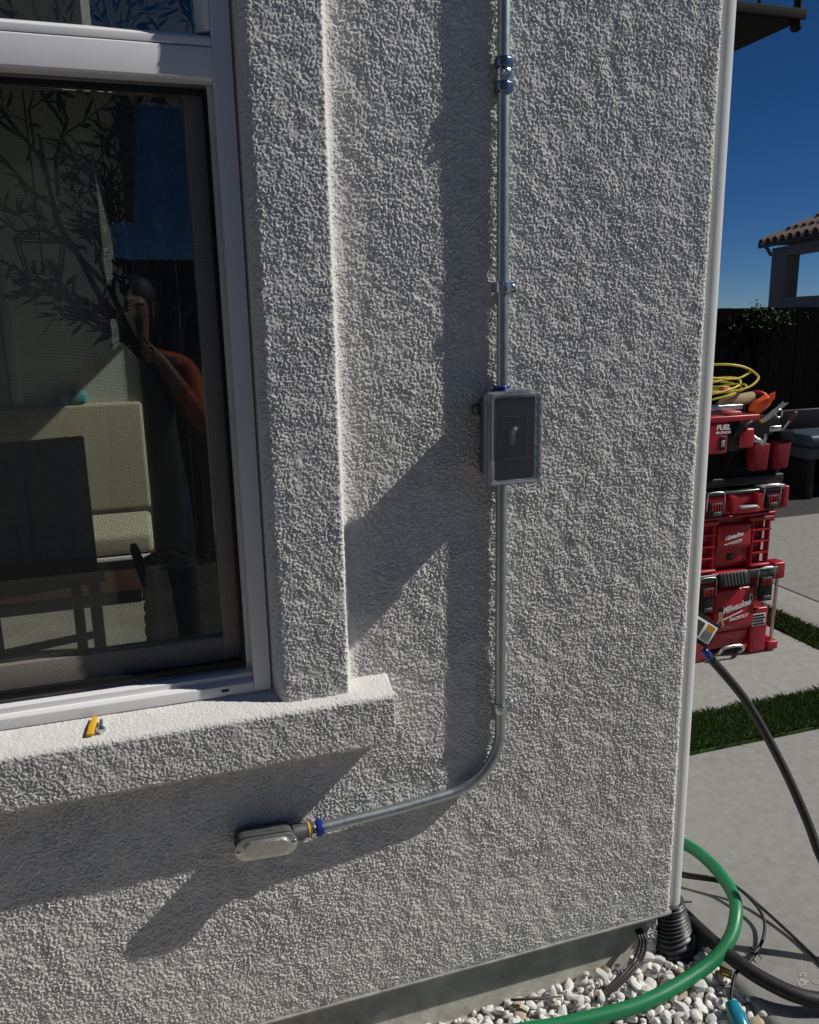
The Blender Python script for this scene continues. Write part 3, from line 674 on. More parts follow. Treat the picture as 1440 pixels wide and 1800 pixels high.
# teal connector on its black lead
tc_ = thing('wire_connector', (1.17, -.22, GZ), 'teal twist wire connector on a short black lead in the stones', 'connector')
MB().tube(spline([(1.262, -.128, -1.548), (1.232, -.142, -1.535), (1.206, -.164, -1.540), (1.184, -.186, -1.548), (1.175, -.199, -1.556)], 6), .0040, 8).out('lead', BLK, tc_, smooth=True)
MB().lathe((1.1765, -.195, -1.553), (-.012, -.045, -.012), [(0, .008), (.003, .0155), (.018, .017), (.024, .0175)], 16).out('cap', TEAL, tc_, auto=50)
MB().lathe((1.1705, -.2180, -1.5592), (-.012, -.045, -.012), [(0, .019), (.004, .0205), (.05, .019), (.055, .015)], 16).out('body', TEAL, tc_, auto=50)
# scraps in the stones
tag(MB().tube([(.70, -.02, -1.555), (.76, -.035, -1.556), (.82, -.045, -1.560)], [.003, .0035, .002], 6).out('twig', BARK, None, smooth=True), 'thin brown twig lying on the white stones beside the foundation', 'twig')
tw = MB()
for k in range(3): tw.box((0, k*.0085, 0), (.03, k*.0085+.006, .004))
o = tw.out('plastic_scrap', YPL, None, bevel=.001, auto=40); o.location = (1.222, -.118, -1.553); o.rotation_euler = (R(15), R(12), R(-40)); tag(o, 'ribbed yellow plastic scrap beside the slab edge', 'scrap')
# chalky drip marks on the slab
for (x, y, r) in ((1.413, -.165, .011), (1.392, -.185, .015), (1.426, -.195, .010), (1.441, -.200, .008), (1.49, -.193, .008)):
    rd = random.Random(int(x*1e4)); A_ = np.linspace(0, 2*math.pi, 34)[:-1]; j1 = [1+.22*math.sin(2*t_+x*50)+.12*math.sin(5*t_+y*90)+rd.uniform(-.10, .10) for t_ in A_]
    pts = [(x+r*.85*j*math.cos(t_), y+r*.75*j*math.sin(t_)) for t_, j in zip(A_, j1)]
    pin = [(x+(p[0]-x)*rd.uniform(.05, .5), y+(p[1]-y)*rd.uniform(.05, .5)) for p in pts]; n = len(pts)
    MB().add([(*p_, CZ+.0012) for p_ in pts]+[(*p_, CZ+.0012) for p_ in pin], [(k, (k+1) % n, n+(k+1) % n, n+k) for k in range(n)]).out('paint_drip', mat('chalk_white', (.36, .36, .345), .9, 0, .3, 200), p1)

# ------------------------------------------------------------------ white stones
gb = MB().box((-1.5, -.9, -1.70), (1.245, .03, GZ-.022)).out('gravel_bed', mat('dust', (.40, .38, .34), .95, 0, .3, 60, .6, 150)); gb['kind'] = 'structure'
gb2 = MB().box((1.125, .031, -1.70), (1.345, .80, GZ-.022)).out('gravel_bed', MATS['dust']); gb2['kind'] = 'structure'
STM = [mat('white_stone', (.80, .79, .76), .85, 0, .08, 30, .5, 200, stain=((.45, .39, .31), 25, .60, .5)),
       mat('grey_stone', (.62, .62, .59), .8, 0, .14, 30, .35, 150),
       mat('buff_stone', (.47, .39, .28), .8, 0, .16, 30, .35, 150)]
def stone_mesh(seed, m):
    r = random.Random(seed); bm = bmesh.new(); bmesh.ops.create_icosphere(bm, subdivisions=2, radius=1)
    sx, sy, sz = r.uniform(.85, 1.3), r.uniform(.65, .95), r.uniform(.5, .8); off = Vector((r.random()*9, r.random()*9, r.random()*9))
    from mathutils import noise
    cuts = [Vector((r.gauss(0, 1), r.gauss(0, 1), r.gauss(0, 1))).normalized() for _ in range(9)]
    for v in bm.verts:
        d = v.co.normalized(); L = 1+.22*noise.noise(d*1.3+off)+.08*noise.noise(d*3+off)
        for c in cuts:
            k = d.dot(c)*L
            if k > .66: L *= .66/k*.9+.1
        v.co = Vector((d.x*sx, d.y*sy, d.z*sz))*L
    me = bpy.data.meshes.new('stone'); bm.to_mesh(me); bm.free()
    me.polygons.foreach_set('use_smooth', np.ones(len(me.polygons), bool)); sharp(me, 26); me.materials.append(m); return me
SM = [stone_mesh(k, STM[0 if k < 14 else (1 if k < 17 else 2)]) for k in range(18)]
rs = random.Random(5); spots = []
def try_place(x0, x1, y0, y1, n, gap):
    for _ in range(n):
        x, y = rs.uniform(x0, x1), rs.uniform(y0, y1); r = min(.026, max(.010, rs.gauss(.0170, .0040)))
        if any((x-a)**2+(y-b)**2 < ((r+c)*gap)**2 for a, b, c, _ in spots): continue
        if (x-1.183)**2+(y-.035)**2 < (.056+r)**2: continue
        spots.append((x, y, r, 0))
try_place(.36, 1.232, -.30, .016, 14000, .60)
try_place(1.13, 1.228, .016, .40, 1500, .65)
from mathutils import geometry
def mound(x, y): return .010*math.sin(x*9+1)*math.sin(y*11)+.012*max(0, 1-abs(x-1.0)/.5)
cand = []
def proj(p):
    q = Vector(p)-Vector((0, -1.5, 0)); d = q.dot(F); return 720+1452*q.dot(R2)/d, 900+1452*q.dot(D2)/d, d
items = []
for (x, y, r, _) in spots:
    z = GZ-.014+mound(x, y)+rs.uniform(-.005, .007)
    items.append((x, y, z, r))
base = list(items)
for (x, y, z, r) in base:                              # a second, sparser layer nestled on the first
    if rs.random() < .30: items.append((x+rs.uniform(-.012, .012), y+rs.uniform(-.012, .012), z+r*rs.uniform(.75, 1.0), r*rs.uniform(.6, .95)))
items = [(x, y, z, r) for x, y, z, r in items if y < .021-r*.7 or x > 1.124+r]
vis = []; hid = []
for it in items:
    u, v, d = proj(it[:3]); (vis if (-20 < u < 1460 and v < 1815) else hid).append((it, it[3]/d))
vis.sort(key=lambda t: -t[1])
stones = [t[0] for t in vis[:300]]; rest = [t[0] for t in vis[300:]]+[t[0] for t in hid]
for (x, y, z, r) in stones:
    o = bpy.data.objects.new('stone', SM[int(rs.random()**1.25*18)]); o.location = (x, y, z); o.scale = (r, r, r)
    o.rotation_euler = (rs.uniform(-.6, .6), rs.uniform(-.6, .6), rs.uniform(0, 6.28)); link(o, gb)
bm_v, bm_f = [], []
small = []
for k in range(4):
    me = SM[k*3]; co = np.empty(len(me.vertices)*3); me.vertices.foreach_get('co', co); fs = [tuple(p_.vertices) for p_ in me.polygons]; small.append((co.reshape(-1, 3), fs))
for (x, y, z, r) in rest+[(rs.uniform(.3, 1.23), rs.uniform(-.3, .018), GZ-.020+rs.uniform(0, .012), rs.uniform(.004, .008)) for _ in range(900)]:
    if (x-1.183)**2+(y-.035)**2 < (.056+r)**2: continue
    co, fs = rs.choice(small); M = np.array(Euler((rs.uniform(-.6, .6), rs.uniform(-.6, .6), rs.uniform(0, 6.28))).to_matrix())*r
    k = len(bm_v); bm_v += (co@M.T+[x, y, z]).tolist(); bm_f += [tuple(i+k for i in f_) for f_ in fs]
o = ob('pebbles', mesh(bm_v, bm_f), STM[0], gb, smooth=True); o['kind'] = 'stuff'

# ------------------------------------------------------------------ charger on the side wall, with its cable
CH = thing('charge_controller', (1.2, .15, -1.0), 'grey control unit with screen and orange label behind the downspout', 'control unit')
def P2W(u, v, y):
    r = (R2*((u-720)/1452.1)+D2*((v-900)/1452.1)+F); t = (1.5+y)/r.y; q = r*t; return Vector((q.x, y, q.z))
qa, qb, qc = P2W(1262, 1106, .15), P2W(1241, 1146, .15), P2W(1225, 1083, .15)
ex = (qa-qc).normalized(); ez = Vector((-ex.z, 0, ex.x)); ez = -ez if ez.z < 0 else ez     # long axis of the tilted face
def cb(name, a, b, m, bevel=.002):
    mb = MB().box((a[0], a[1], a[2]), (b[0], b[1], b[2]))
    mb.v = [tuple(qa+ex*v[0]+ez*v[2]+Vector((0, v[1], 0))) for v in mb.v]
    return mb.out(name, m, CH, bevel=bevel, auto=40)
cb('housing', (-.22, .002, -.058), (.008, .045, .012), BLK, .004)
cb('face', (-.215, -.001, -.047), (-.001, .0018, .002), WHT, .001)
cb('display', (-.14, -.0018, -.040), (-.045, -.0012, -.004), mat('lcd', (.05, .06, .05), .25), 0)
cb('orange_label', (-.034, -.0018, -.016), (-.008, -.0012, -.001), mat('label_orange', (.62, .27, .02), .5), 0)
cb('printed_panel', (-.036, -.0018, -.043), (-.008, -.0012, -.019), mat('label_grey', (.17, .18, .18), .5), 0)
for k in range(4): cb('print_line', (-.034, -.0024, -.041+k*.0056), (-.010, -.0020, -.0385+k*.0056), GREYP, 0)
mbk = MB().box((1.145, .16, -1.0), (1.235, .185, -.80)); mbk.out('bracket', BLK, CH, bevel=.002, auto=40)
g0 = P2W(1243, 1150, .165); g1 = P2W(1262, 1172, .165)
ax = (g1-g0)
MB().lathe(g0-ax*.3, ax, [(0, .008), (.004, .0105), (ax.length*.45, .0105), (ax.length*.6, .008)], 14).out('cable_gland', BLUE, CH, auto=50)
ca = [g0+ax*.45, P2W(1278, 1190, .16), P2W(1310, 1230, .14), P2W(1345, 1288, .10), P2W(1385, 1365, .04), P2W(1420, 1445, -.02), P2W(1450, 1520, -.08)]
e = ca[-1]; ca += [Vector((e.x+.05, e.y-.07, max(-1.50, e.z-.10))), Vector((e.x+.16, e.y-.2, -1.555)), Vector((e.x+.5, e.y-.35, -1.560))]
hose('charging_cable', ca, .0115, BLKR, 'thick black cable sweeping down from the control unit across the slabs', 'cable')

# ------------------------------------------------------------------ tool box stack
def bolt_grid(): pass
YF = 1.48
def latch(parent, xa, xb, zt, zb, y):
    lt = bpy.data.objects.new('latch', None); lt.location = ((xa+xb)/2, y, zb); link(lt, parent)
    bx('latch_plate', (xa+.012, y-.022, zb), (xb-.012, y, zt-.035), BLK, lt, .004)
    bx('latch_tab', (xa+.024, y-.029, zb+.010), (xb-.024, y-.0225, zb+.028), DGREY, lt, .002)
    for k in range(4): bx('latch_rib', (xa+.018+k*(xb-xa-.044)/3.4, y-.027, zt-.072), (xa+.024+k*(xb-xa-.044)/3.4, y-.0225, zt-.04), RED, lt, .001)
    MB().tube(spline([(xa, y-.012, zt-.075), (xa, y-.016, zt-.01), (xa+.012, y-.012, zt+.010), (xb-.012, y-.012, zt+.010), (xb, y-.016, zt-.01), (xb, y-.012, zt-.075)], 5), .0020, 7).out('bail', SILV, lt, smooth=True)
# 1. rolling box
rb_ = thing('rolling_tool_box', (2.45, 1.7, CZ), 'large red rolling tool box at the bottom of the stack on the concrete', 'tool box')
MB().prism([(2.20, -1.535), (2.705, -1.535), (2.715, -1.20), (2.19, -1.20)], 'y', YF+.035, 1.92).out('body', RED, rb_, bevel=.012, seg=3, auto=50)
bx('side_column', (2.635, YF+.004, -1.565), (2.722, YF+.034, -1.345), RED, rb_, .008, 3)
bx('side_column', (2.195, YF+.004, -1.565), (2.405, YF+.034, -1.345), RED, rb_, .008, 3)
MB().prism([(YF+.034, -1.215), (YF+.0, -1.235), (YF-.012, -1.40), (YF+.010, -1.44), (YF+.034, -1.44)], 'x', 2.415, 2.626).out('front_panel', RED, rb_, bevel=.005, seg=2, auto=40)
MB().prism([(YF+.034, -1.442), (YF+.014, -1.445), (YF+.024, -1.50), (YF+.034, -1.50)], 'x', 2.42, 2.62).out('front_panel', RED, rb_, bevel=.004, auto=40)
bx('skirt', (2.185, YF+.006, CZ+.004), (2.40, 1.88, -1.545), RED, rb_, .006)
bx('skirt', (2.63, YF+.010, CZ+.004), (2.742, 1.88, -1.566), RED, rb_, .005)
bx('lid', (2.175, YF+.006, -1.196), (2.75, 1.93, -1.150), RED, rb_, .010, 3)
bx('lid_edge', (2.17, YF-.006, -1.186), (2.415, YF+.0055, -1.148), DGREY, rb_, .005)
bx('lid_edge', (2.58, YF-.006, -1.186), (2.752, YF+.0055, -1.148), DGREY, rb_, .005)
hd = MB().prism([(YF-.035, -1.205), (YF+.005, -1.212), (YF+.005, -1.150), (YF-.012, -1.146)], 'x', 2.418, 2.577).out('lid_handle', BLK, rb_, bevel=.005, auto=40)
for k in range(7):
    MB().prism([(YF-.036, -1.200), (YF-.030, -1.203), (YF-.010, -1.1475), (YF-.016, -1.1475)], 'x', 2.440+k*.018, 2.446+k*.018).out('rib', DGREY, hd, bevel=.001)
latch(rb_, 2.635, 2.725, -1.155, -1.305, YF+.002); latch(rb_, 2.315, 2.405, -1.17, -1.325, YF+.002)
bx('corner_post', (2.735, YF+.005, -1.215), (2.802, YF+.075, -1.135), RED, rb_, .008, 3)
MB().cyl((2.778, YF+.035, -1.53), (2.786, YF+.035, -1.2152), .0085, 12).out('trolley_tube', SILV, rb_, auto=50)
bx('tube_foot', (2.737, YF+.003, -1.567), (2.795, YF+.09, -1.525), RED, rb_, .007, 3)
for x in (2.20, 2.775): MB().lathe((x-.02, 1.86, CZ+.075), (1, 0, 0), [(0, .05), (.004, .074), (.036, .074), (.04, .05)], 20).out('wheel', BLK, rb_, auto=40)
MB().tube(spline([(2.445, YF+.03, -1.565), (2.447, YF-.012, -1.53), (2.47, YF-.016, -1.508), (2.555, YF-.016, -1.508), (2.58, YF-.012, -1.53), (2.582, YF+.03, -1.568)], 6), .008, 9).out('pull_handle', SILV, rb_, smooth=True)
text('logo_lettering', 'Milwaukee', .046, (2.452, YF-.0105, -1.345), WHT, rb_, .35, rot=(R(94), R(-12), 0), xs=.78, bold=.0012)
bx_l = MB().prism([(2.440, -1.372), (2.560, -1.335), (2.560, -1.341), (2.448, -1.376)], 'y', YF-.0135, YF-.0125); bx_l.out('logo_stroke', WHT, rb_)
text('logo_lettering', 'PACKOUT', .022, (2.488, YF-.0145, -1.383), WHT, rb_, .3, rot=(R(94), R(-8), 0), bold=.0008)
st = bx('sticker', (2.632, YF+.0022, -1.432), (2.708, YF+.0036, -1.372), WHT, rb_, 0)
for k in range(4): bx('sticker_print', (2.636, YF+.0012, -1.428+k*.014), (2.704-.008*(k % 2), YF+.0020, -1.419+k*.014), BLK, st, 0)
# sticker: an emblem of two crossed tan tools under a dark cap, and a slim white badge
em = MB().prism([(2.418, -1.318), (2.435, -1.305), (2.452, -1.318), (2.447, -1.330), (2.425, -1.330)], 'y', YF-.0125, YF-.0115).out('sticker', BLK, rb_)
MB().prism([(2.425, -1.331), (2.447, -1.331), (2.452, -1.365), (2.462, -1.402), (2.452, -1.404), (2.438, -1.368), (2.420, -1.402), (2.412, -1.400), (2.426, -1.362)], 'y', YF-.0152, YF-.0140).out('sticker_figure', TAN, em)
bd = MB().prism(rrect(2.606, -1.285, .015, .045, .007, 4), 'y', YF-.0085, YF-.0070).out('sticker', WHT, rb_)
MB().prism(rrect(2.606, -1.285, .008, .034, .0035, 4), 'y', YF-.0095, YF-.0087).out('sticker_print', BLK, bd)
# 2. deep tool box
tb = thing('tool_box', (2.45, 1.7, -1.145), 'deep red ribbed tool box, second from the bottom of the stack', 'tool box')
MB().prism([(2.235, -1.143), (2.690, -1.143), (2.705, -.900), (2.22, -.900)], 'y', YF+.05, 1.90).out('body', RED, tb, bevel=.01, seg=3, auto=50)
for x0, x1 in ((2.225, 2.412), (2.605, 2.712)):
    bx('rim', (x0-.01, YF+.012, -.925), (x1+.008, YF+.049, -.905), RED, tb, .004)
    for k in range(4): MB().prism([(x0+.004*k, -.965-k*.055), (x1-.004*k, -.965-k*.055), (x1-.004*k, -.972-k*.055), (x0+.004*k, -.972-k*.055)], 'y', YF+.014, YF+.0495).out('rib', RED, tb, bevel=.001)
    for xa in (x0+.004, x1-.012): bx('stile', (xa, YF+.018, -1.128), (xa+.008, YF+.0495, -.926), RED, tb, .002)
    bx('foot_rail', (x0, YF+.005, -1.143), (x1, YF+.0495, -1.129), RED, tb, .004)
MB().prism([(YF+.049, -.925), (YF+.014, -.935), (YF+.010, -1.03), (YF+.028, -1.055), (YF+.028, -1.115), (YF+.049, -1.12)], 'x', 2.420, 2.597).out('front_panel', RED, tb, bevel=.004, auto=40)
bx('lock_slot', (2.485, YF+.022, -1.100), (2.515, YF+.0275, -1.070), BLK, tb, .002)
text('logo_lettering', 'Milwaukee', .030, (2.455, YF+.0095, -1.000), WHT, tb, .35, rot=(R(91), R(-10), 0), xs=.75, bold=.0008)
MB().prism([(2.450, -1.018), (2.545, -.998), (2.545, -1.002), (2.452, -1.021)], 'y', YF+.0075, YF+.0088).out('logo_stroke', WHT, tb)
text('logo_lettering', 'PACKOUT', .012, (2.49, YF+.0090, -1.022), WHT, tb, .3, rot=(R(91), R(-8), 0))
bx('lid', (2.21, YF+.010, -.899), (2.725, 1.91, -.885), RED, tb, .005)
bx('corner_clip', (2.713, YF+.02, -.935), (2.732, YF+.08, -.886), RED, tb, .004)
# 3. organiser case
oc = thing('organiser_case', (2.48, 1.7, -.884), 'flat red organiser case with black latches under the black tool bag', 'tool case')
bx('body', (2.195, YF+.012, -.880), (2.765, 1.91, -.790), RED, oc, .010, 3)
bx('lid', (2.19, YF+.006, -.789), (2.768, 1.915, -.772), mat('smoke_lid', (.035, .035, .036), .2), oc, .006, 3)
for x in (2.205, 2.63): bx('lid_corner', (x, YF+.0, -.7715), (x+.125, YF+.075, -.760), mat('pale_grey_plastic', (.40, .40, .40), .4), oc, .005)
latch(oc, 2.638, 2.728, -.768, -.865, YF+.010); latch(oc, 2.335, 2.425, -.780, -.882, YF+.010)
for x in (2.47, 2.61):
    MB().prism([(x-.018, -.795), (x+.018, -.795), (x+.006, -.868), (x-.006, -.868)] if 0 else [(x-.02, -.79), (x+.012, -.79), (x+.02, -.872), (x-.004, -.872)], 'y', YF-.018, YF+.0115).out('handle_bracket', RED, oc, bevel=.004)
bx('carry_handle', (2.485, YF-.024, -.872), (2.605, YF-.002, -.846), RED, oc, .006)
bx('handle_grip', (2.498, YF-.027, -.852), (2.592, YF-.0, -.838), GREYP, oc, .005)
bx('corner_bumper', (2.755, YF+.004, -.872), (2.785, YF+.07, -.770), RED, oc, .006, 3)
# 4. tool bag with pouches
bgm = mat('black_ballistic_cloth', (.007, .007, .008), .9, 0, .4, 60, .3, 200, .15)
tbg = thing('tool_bag', (2.5, 1.7, -.759), 'black open tool bag with red front pouches on the stack', 'tool bag')
MB().prism([(2.215, -.7585), (2.765, -.7585), (2.785, -.60), (2.745, -.455), (2.23, -.48)], 'y', YF+.05, 1.86).out('body', bgm, tbg, bevel=.02, seg=3, auto=60)
bx('base', (2.21, YF+.03, -.7585), (2.772, 1.88, -.715), BLK, tbg, .008)
for x0, x1, y in ((2.560, 2.660, YF+.0), (2.686, 2.778, YF+.004)):
    MB().prism([(x0+.008, -.690), (x1-.012, -.690), (x1, -.568), (x0, -.560)], 'y', y, YF+.048).out('pouch', REDD, tbg, bevel=.010, seg=3, auto=60)
bx('pouch_flap', (2.700, YF-.001, -.5665), (2.782, YF+.047, -.515), bgm, tbg, .010, 3)
for k in range(5): bx('loop', (2.26+k*.06, YF+.040, -.700), (2.285+k*.06, YF+.0495, -.62), bgm, tbg, .003)
hd_ = MB().tube(spline([(2.60, YF+.08, -.46), (2.62, YF+.12, -.40), (2.66, YF+.2, -.39), (2.72, YF+.28, -.40), (2.74, YF+.3, -.47)], 6), .010, 8).out('strap', bgm, tbg, smooth=True)
# 5. tool body with FUEL lettering, hanging out of the bag front
pt = thing('power_tool', (2.4, YF, -.59), 'red power tool lettered FUEL at the front of the tool bag', 'power tool')
bx('body', (2.215, YF-.03, -.592), (2.40, YF+.049, -.455), RED, pt, .008, 3)
bx('top_cap', (2.205, YF-.036, -.4545), (2.556, YF+.05, -.428), RED, pt, .006, 3)
bx('recess', (2.401, YF-.01, -.588), (2.475, YF+.049, -.4555), BLK, pt, .004)
bx('grip_block', (2.476, YF-.02, -.578), (2.548, YF+.049, -.49), RED, pt, .010, 3)
bx('switch', (2.355, YF-.035, -.575), (2.385, YF-.0305, -.515), BLK, pt, .003)
bx('switch_rocker', (2.362, YF-.038, -.560), (2.378, YF-.0352, -.532), GREYP, pt, .002)
MB().tube(spline([(2.44, YF-.02, -.52), (2.47, YF-.035, -.48), (2.51, YF-.03, -.462), (2.545, YF-.01, -.4595)], 5), .010, 8).out('trigger', BLK, pt, smooth=True)
bx('battery_clip', (2.397, YF-.03, -.4275), (2.462, YF+.02, -.411), mat('pink_red', (.45, .08, .09), .4), pt, .004)
text('lettering', 'FUEL', .030, (2.335, YF-.0312, -.486), WHT, pt, .15, bold=.001, xs=1.1)
text('lettering', 'BRUSHLESS', .0135, (2.333, YF-.0312, -.503), WHT, pt, .1, xs=1.15, bold=.0004)
# 6. tools lying on top
lvl = thing('spirit_level', (2.4, YF+.04, -.41), 'silver spirit level lying across the top of the tool bag', 'level')
bx('beam', (2.20, YF+.02, -.4105), (2.508, YF+.06, -.388), SILV, lvl, .002)
bx('vial', (2.30, YF+.017, -.404), (2.34, YF+.0195, -.394), YPL, lvl, .001)
gl = MB()
gl.tube(spline([(2.45, YF+.09, -.42), (2.48, YF+.08, -.385), (2.54, YF+.07, -.375), (2.60, YF+.08, -.362), (2.62, YF+.10, -.385)], 5), [.02, .028, .034, .036, .036, .036, .036, .036, .034, .032, .030, .028, .026, .024, .022, .020, .018, .016, .014, .012, .010], 10)
tag(gl.out('work_glove', TAN, None, smooth=True), 'tan leather work glove beside the orange handle on the bag', 'glove')
oh = thing('orange_tool', (2.59, YF, -.43), 'bright orange grip sticking up from the tool bag', 'tool')
MB().tube(spline([(2.555, YF+.02, -.430), (2.575, YF+.012, -.405), (2.605, YF+.008, -.385), (2.632, YF+.01, -.362)], 5), [.018, .022, .025, .027, .029, .030, .030, .030, .030, .029, .028, .027, .026, .025, .023, .012], 10).out('grip', ORG, oh, smooth=True)
for k in range(5): bx('ridge', (2.608+k*.006, YF-.026, -.388+k*.005), (2.611+k*.006, YF-.018, -.345+k*.002), ORG, oh, .001)
MB().tube(spline([(2.59, YF+.10, -.36), (2.62, YF+.07, -.345), (2.65, YF+.05, -.36), (2.655, YF+.05, -.385)], 5), .010, 8).out('red_handle', RED, oh, smooth=True)
sh = thing('snips', (2.64, YF-.01, -.43), 'steel snips with a round eye lying across the bag pouches', 'snips')
MB().prism([(2.585, -.452), (2.60, -.470), (2.668, -.428), (2.722, -.388), (2.70, -.392), (2.690, -.380), (2.665, -.400)], 'y', YF-.016, YF-.010).out('blade', SILV, sh, bevel=.0015)
MB().tube([(2.674+.017*math.cos(a), YF-.014, -.434+.017*math.sin(a)) for a in np.linspace(0, 6.283, 25)], .0042, 8, False).out('eye', SILV, sh, smooth=True)
MB().cyl((2.592, YF-.012, -.460), (2.582, YF-.010, -.466), .009, 10).out('yellow_collar', YPL, sh)
for (x, z) in ((2.645, -.418), (2.662, -.407)): MB().lathe((x, YF-.0162, z), (0, -1, 0), [(0, .005), (.002, .004), (.0021, .0001)], 10).out('rivet', SILV, sh)
bar = bx('steel_bracket', (2.642, YF-.004, -.515), (2.705, YF+.004, -.490), SILV, None, .003); tag(bar, 'small steel bracket clipped to the bag above the red pouches', 'bracket')
pli = thing('pliers', (2.60, YF, -.57), 'worn steel pliers head poking out of the left red pouch', 'pliers')
MB().tube(spline([(2.565, YF+.015, -.525), (2.575, YF+.010, -.548), (2.60, YF+.012, -.555), (2.612, YF+.012, -.580)], 4), [.010, .012, .014, .016, .016, .016, .015, .014, .013, .013, .013, .013, .013], 8).out('jaw', ALU, pli, smooth=True)
MB().tube(spline([(2.635, YF+.015, -.525), (2.628, YF+.010, -.55), (2.615, YF+.012, -.585)], 4), .009, 8).out('jaw', ALU, pli, smooth=True)
sd_ = thing('screwdriver', (2.74, YF, -.51), 'screwdriver standing in the right-hand pouch of the tool bag', 'screwdriver')
MB().cyl((2.728, YF+.02, -.520), (2.757, YF+.01, -.475), .0045, 8).out('shaft', SILV, sd_, auto=50)
MB().lathe((2.757, YF+.01, -.475), (.03, -.005, .045), [(0, .008), (.004, .011), (.03, .009), (.042, .011), (.05, .006)], 10).out('handle', DWOOD, sd_, auto=60)
# 7. yellow extension cord coil
yc = thing('extension_cord', (2.42, YF+.1, -.37), 'loose coil of yellow extension cord on top of the tool stack', 'cord')
pts = []; rr3 = random.Random(9)
for k in range(0, 110):
    a = k*.29; t = k/110
    R0 = .135+.025*math.sin(a*.37)+rr3.uniform(-.004, .004)
    pts.append((2.40+R0*math.cos(a)*1.05+.02*math.sin(k*.11), YF+.13+R0*.75*math.sin(a), -.350+.050*t+.018*math.sin(a*1.3)+.012*math.cos(a)))
MB().tube(spline(pts, 3), .0046, 7).out('coil', YEL, yc, smooth=True)
MB().tube(spline([(2.28, YF+.10, -.22), (2.40, YF+.03, -.213), (2.50, YF+.02, -.228), (2.575, YF+.03, -.262), (2.575, YF+.02, -.285), (2.52, YF+.01, -.315), (2.44, YF+.02, -.33), (2.34, YF+.04, -.335)], 7), .0050, 8).out('loop', YEL, yc, smooth=True)
MB().tube(spline([(2.545, YF+.03, -.250), (2.47, YF+.02, -.275), (2.38, YF+.03, -.272), (2.28, YF+.05, -.262)], 7), .0050, 8).out('loop', YEL, yc, smooth=True)
bx('plug', (2.40, YF+.02, -.335), (2.45, YF+.06, -.312), mat('pink_red', (.45, .08, .09), .4), yc, .008, 3)

# ------------------------------------------------------------------ fence, pavilion and the rest beyond
def fence(y, x0, x1, zt, zb, label, step=.14, side=-1, name='fence'):
    t = thing(name, ((x0+x1)/2, y, zb), label, 'fence'); k = 0; x = x0; r = random.Random(int(y*10))
    me = MB().box((0, 0, zb), (step-.004, .02, zt)).me(); me = bev(me, .003, 1); me.materials.append(WOODK)
    while x < x1:
        o = bpy.data.objects.new('plank', me); o.location = (x, y+r.uniform(-.002, .002), r.uniform(-.004, .004)); link(o, t); x += step
    for z in (zb+.25, zt-.25): bx('rail', (x0, y+.022, z-.04), (x1, y+.06, z+.04), WOODK, t, .003)
    x = x0
    while x < x1+.1: bx('post', (x, y+.061, zb), (x+.09, y+.15, zt+.0), WOODK, t, .003); x += 2.4
    return t
fence(4.62, 1.3, 12, .045, -1.60, 'black stained board fence behind the red tool boxes')
fence(-4.62, -.10, 7.5, .44, -1.60, 'dark tall board fence reflected in the window glass', .14, 1)
# vine on the fence top
vn = thing('fence_vine', (5.35, 4.58, -.1), 'small green vine growing over the top of the black fence', 'vine'); lv2, lf2 = [], []
def vleaf(c, s):
    d = Vector((random.uniform(-1, 1), random.uniform(-1, .3), random.uniform(-.6, 1))).normalized(); u = d.cross(Vector((random.random(), -1, random.random()))).normalized()
    k = len(lv2); lv2.extend([c, c+d*s*.5+u*s*.35, c+d*s, c+d*s*.5-u*s*.35]); lf2.append((k, k+1, k+2, k+3))
for k in range(170):
    x = random.gauss(5.26, .15); z = .0+random.gauss(0, .025)+.09*math.exp(-((x-5.15)/.07)**2)*random.random()-(.06*abs(random.gauss(0, 1)))
    vleaf(Vector((x, 4.58+random.uniform(-.04, .05), z)), random.uniform(.02, .045))
tag(ob('foliage', mesh(lv2, lf2), LEAF, vn), kind='stuff')
MB().tube(spline([(5.3, 4.60, -1.6), (5.27, 4.59, -.9), (5.32, 4.59, -.3), (5.2, 4.59, .0), (5.1, 4.59, .05)], 6), .006, 6).out('stem', WOODK, vn, smooth=True)
# low dark bench by the fence
BBL = mat('dusty_blue', (.03, .05, .075), .5, 0, .15, 8)
bn = thing('low_bench', (5.9, 4.3, -1.6), 'low dark blue bench standing in front of the black fence', 'bench')
bx('seat', (5.35, 4.05, -1.13), (6.9, 4.48, -1.02), BBL, bn, .04, 4)
bx('front_panel', (5.40, 4.10, -1.24), (6.85, 4.45, -1.135), mat('pale_blue_panel', (.05, .06, .075), .5), bn, .01)
for x in (5.45, 6.70): bx('leg', (x, 4.15, -1.60), (x+.08, 4.42, -1.241), BLK, bn, .006)
bx('backrest', (5.40, 4.485, -1.10), (6.85, 4.53, -.85), BLK, bn, .01)
# pavilion
u_ = Vector((.292, .956, 0)); n_ = Vector((-.956, .292, 0))
C0 = Vector((11.67, 12.31, 1.264))
pav = thing('patio_pavilion', (13, 9, -1.6), 'open patio pavilion with clay tile roof beyond the black fence', 'pavilion')
def pb(name, a, b, m, s0, s1, d0, d1, z0, z1, bevel=.01):
    """box in pavilion axes: s towards the camera along the eave, d inwards"""
    mb = MB().box((s0, d0, z0), (s1, d1, z1)); mb.v = [tuple(C0-u_*v[0]-n_*v[1]+Vector((0, 0, v[2]-C0.z))) for v in mb.v]
    return mb.out(name, m, pav, bevel=bevel, auto=40)
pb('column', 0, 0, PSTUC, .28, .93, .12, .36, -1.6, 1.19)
pb('column', 0, 0, PSTUC, 5.0, 5.6, .12, .36, -1.6, 1.19); pb('column', 0, 0, PSTUC, 5.0, 5.5, 4.2, 4.7, -1.6, 1.19)
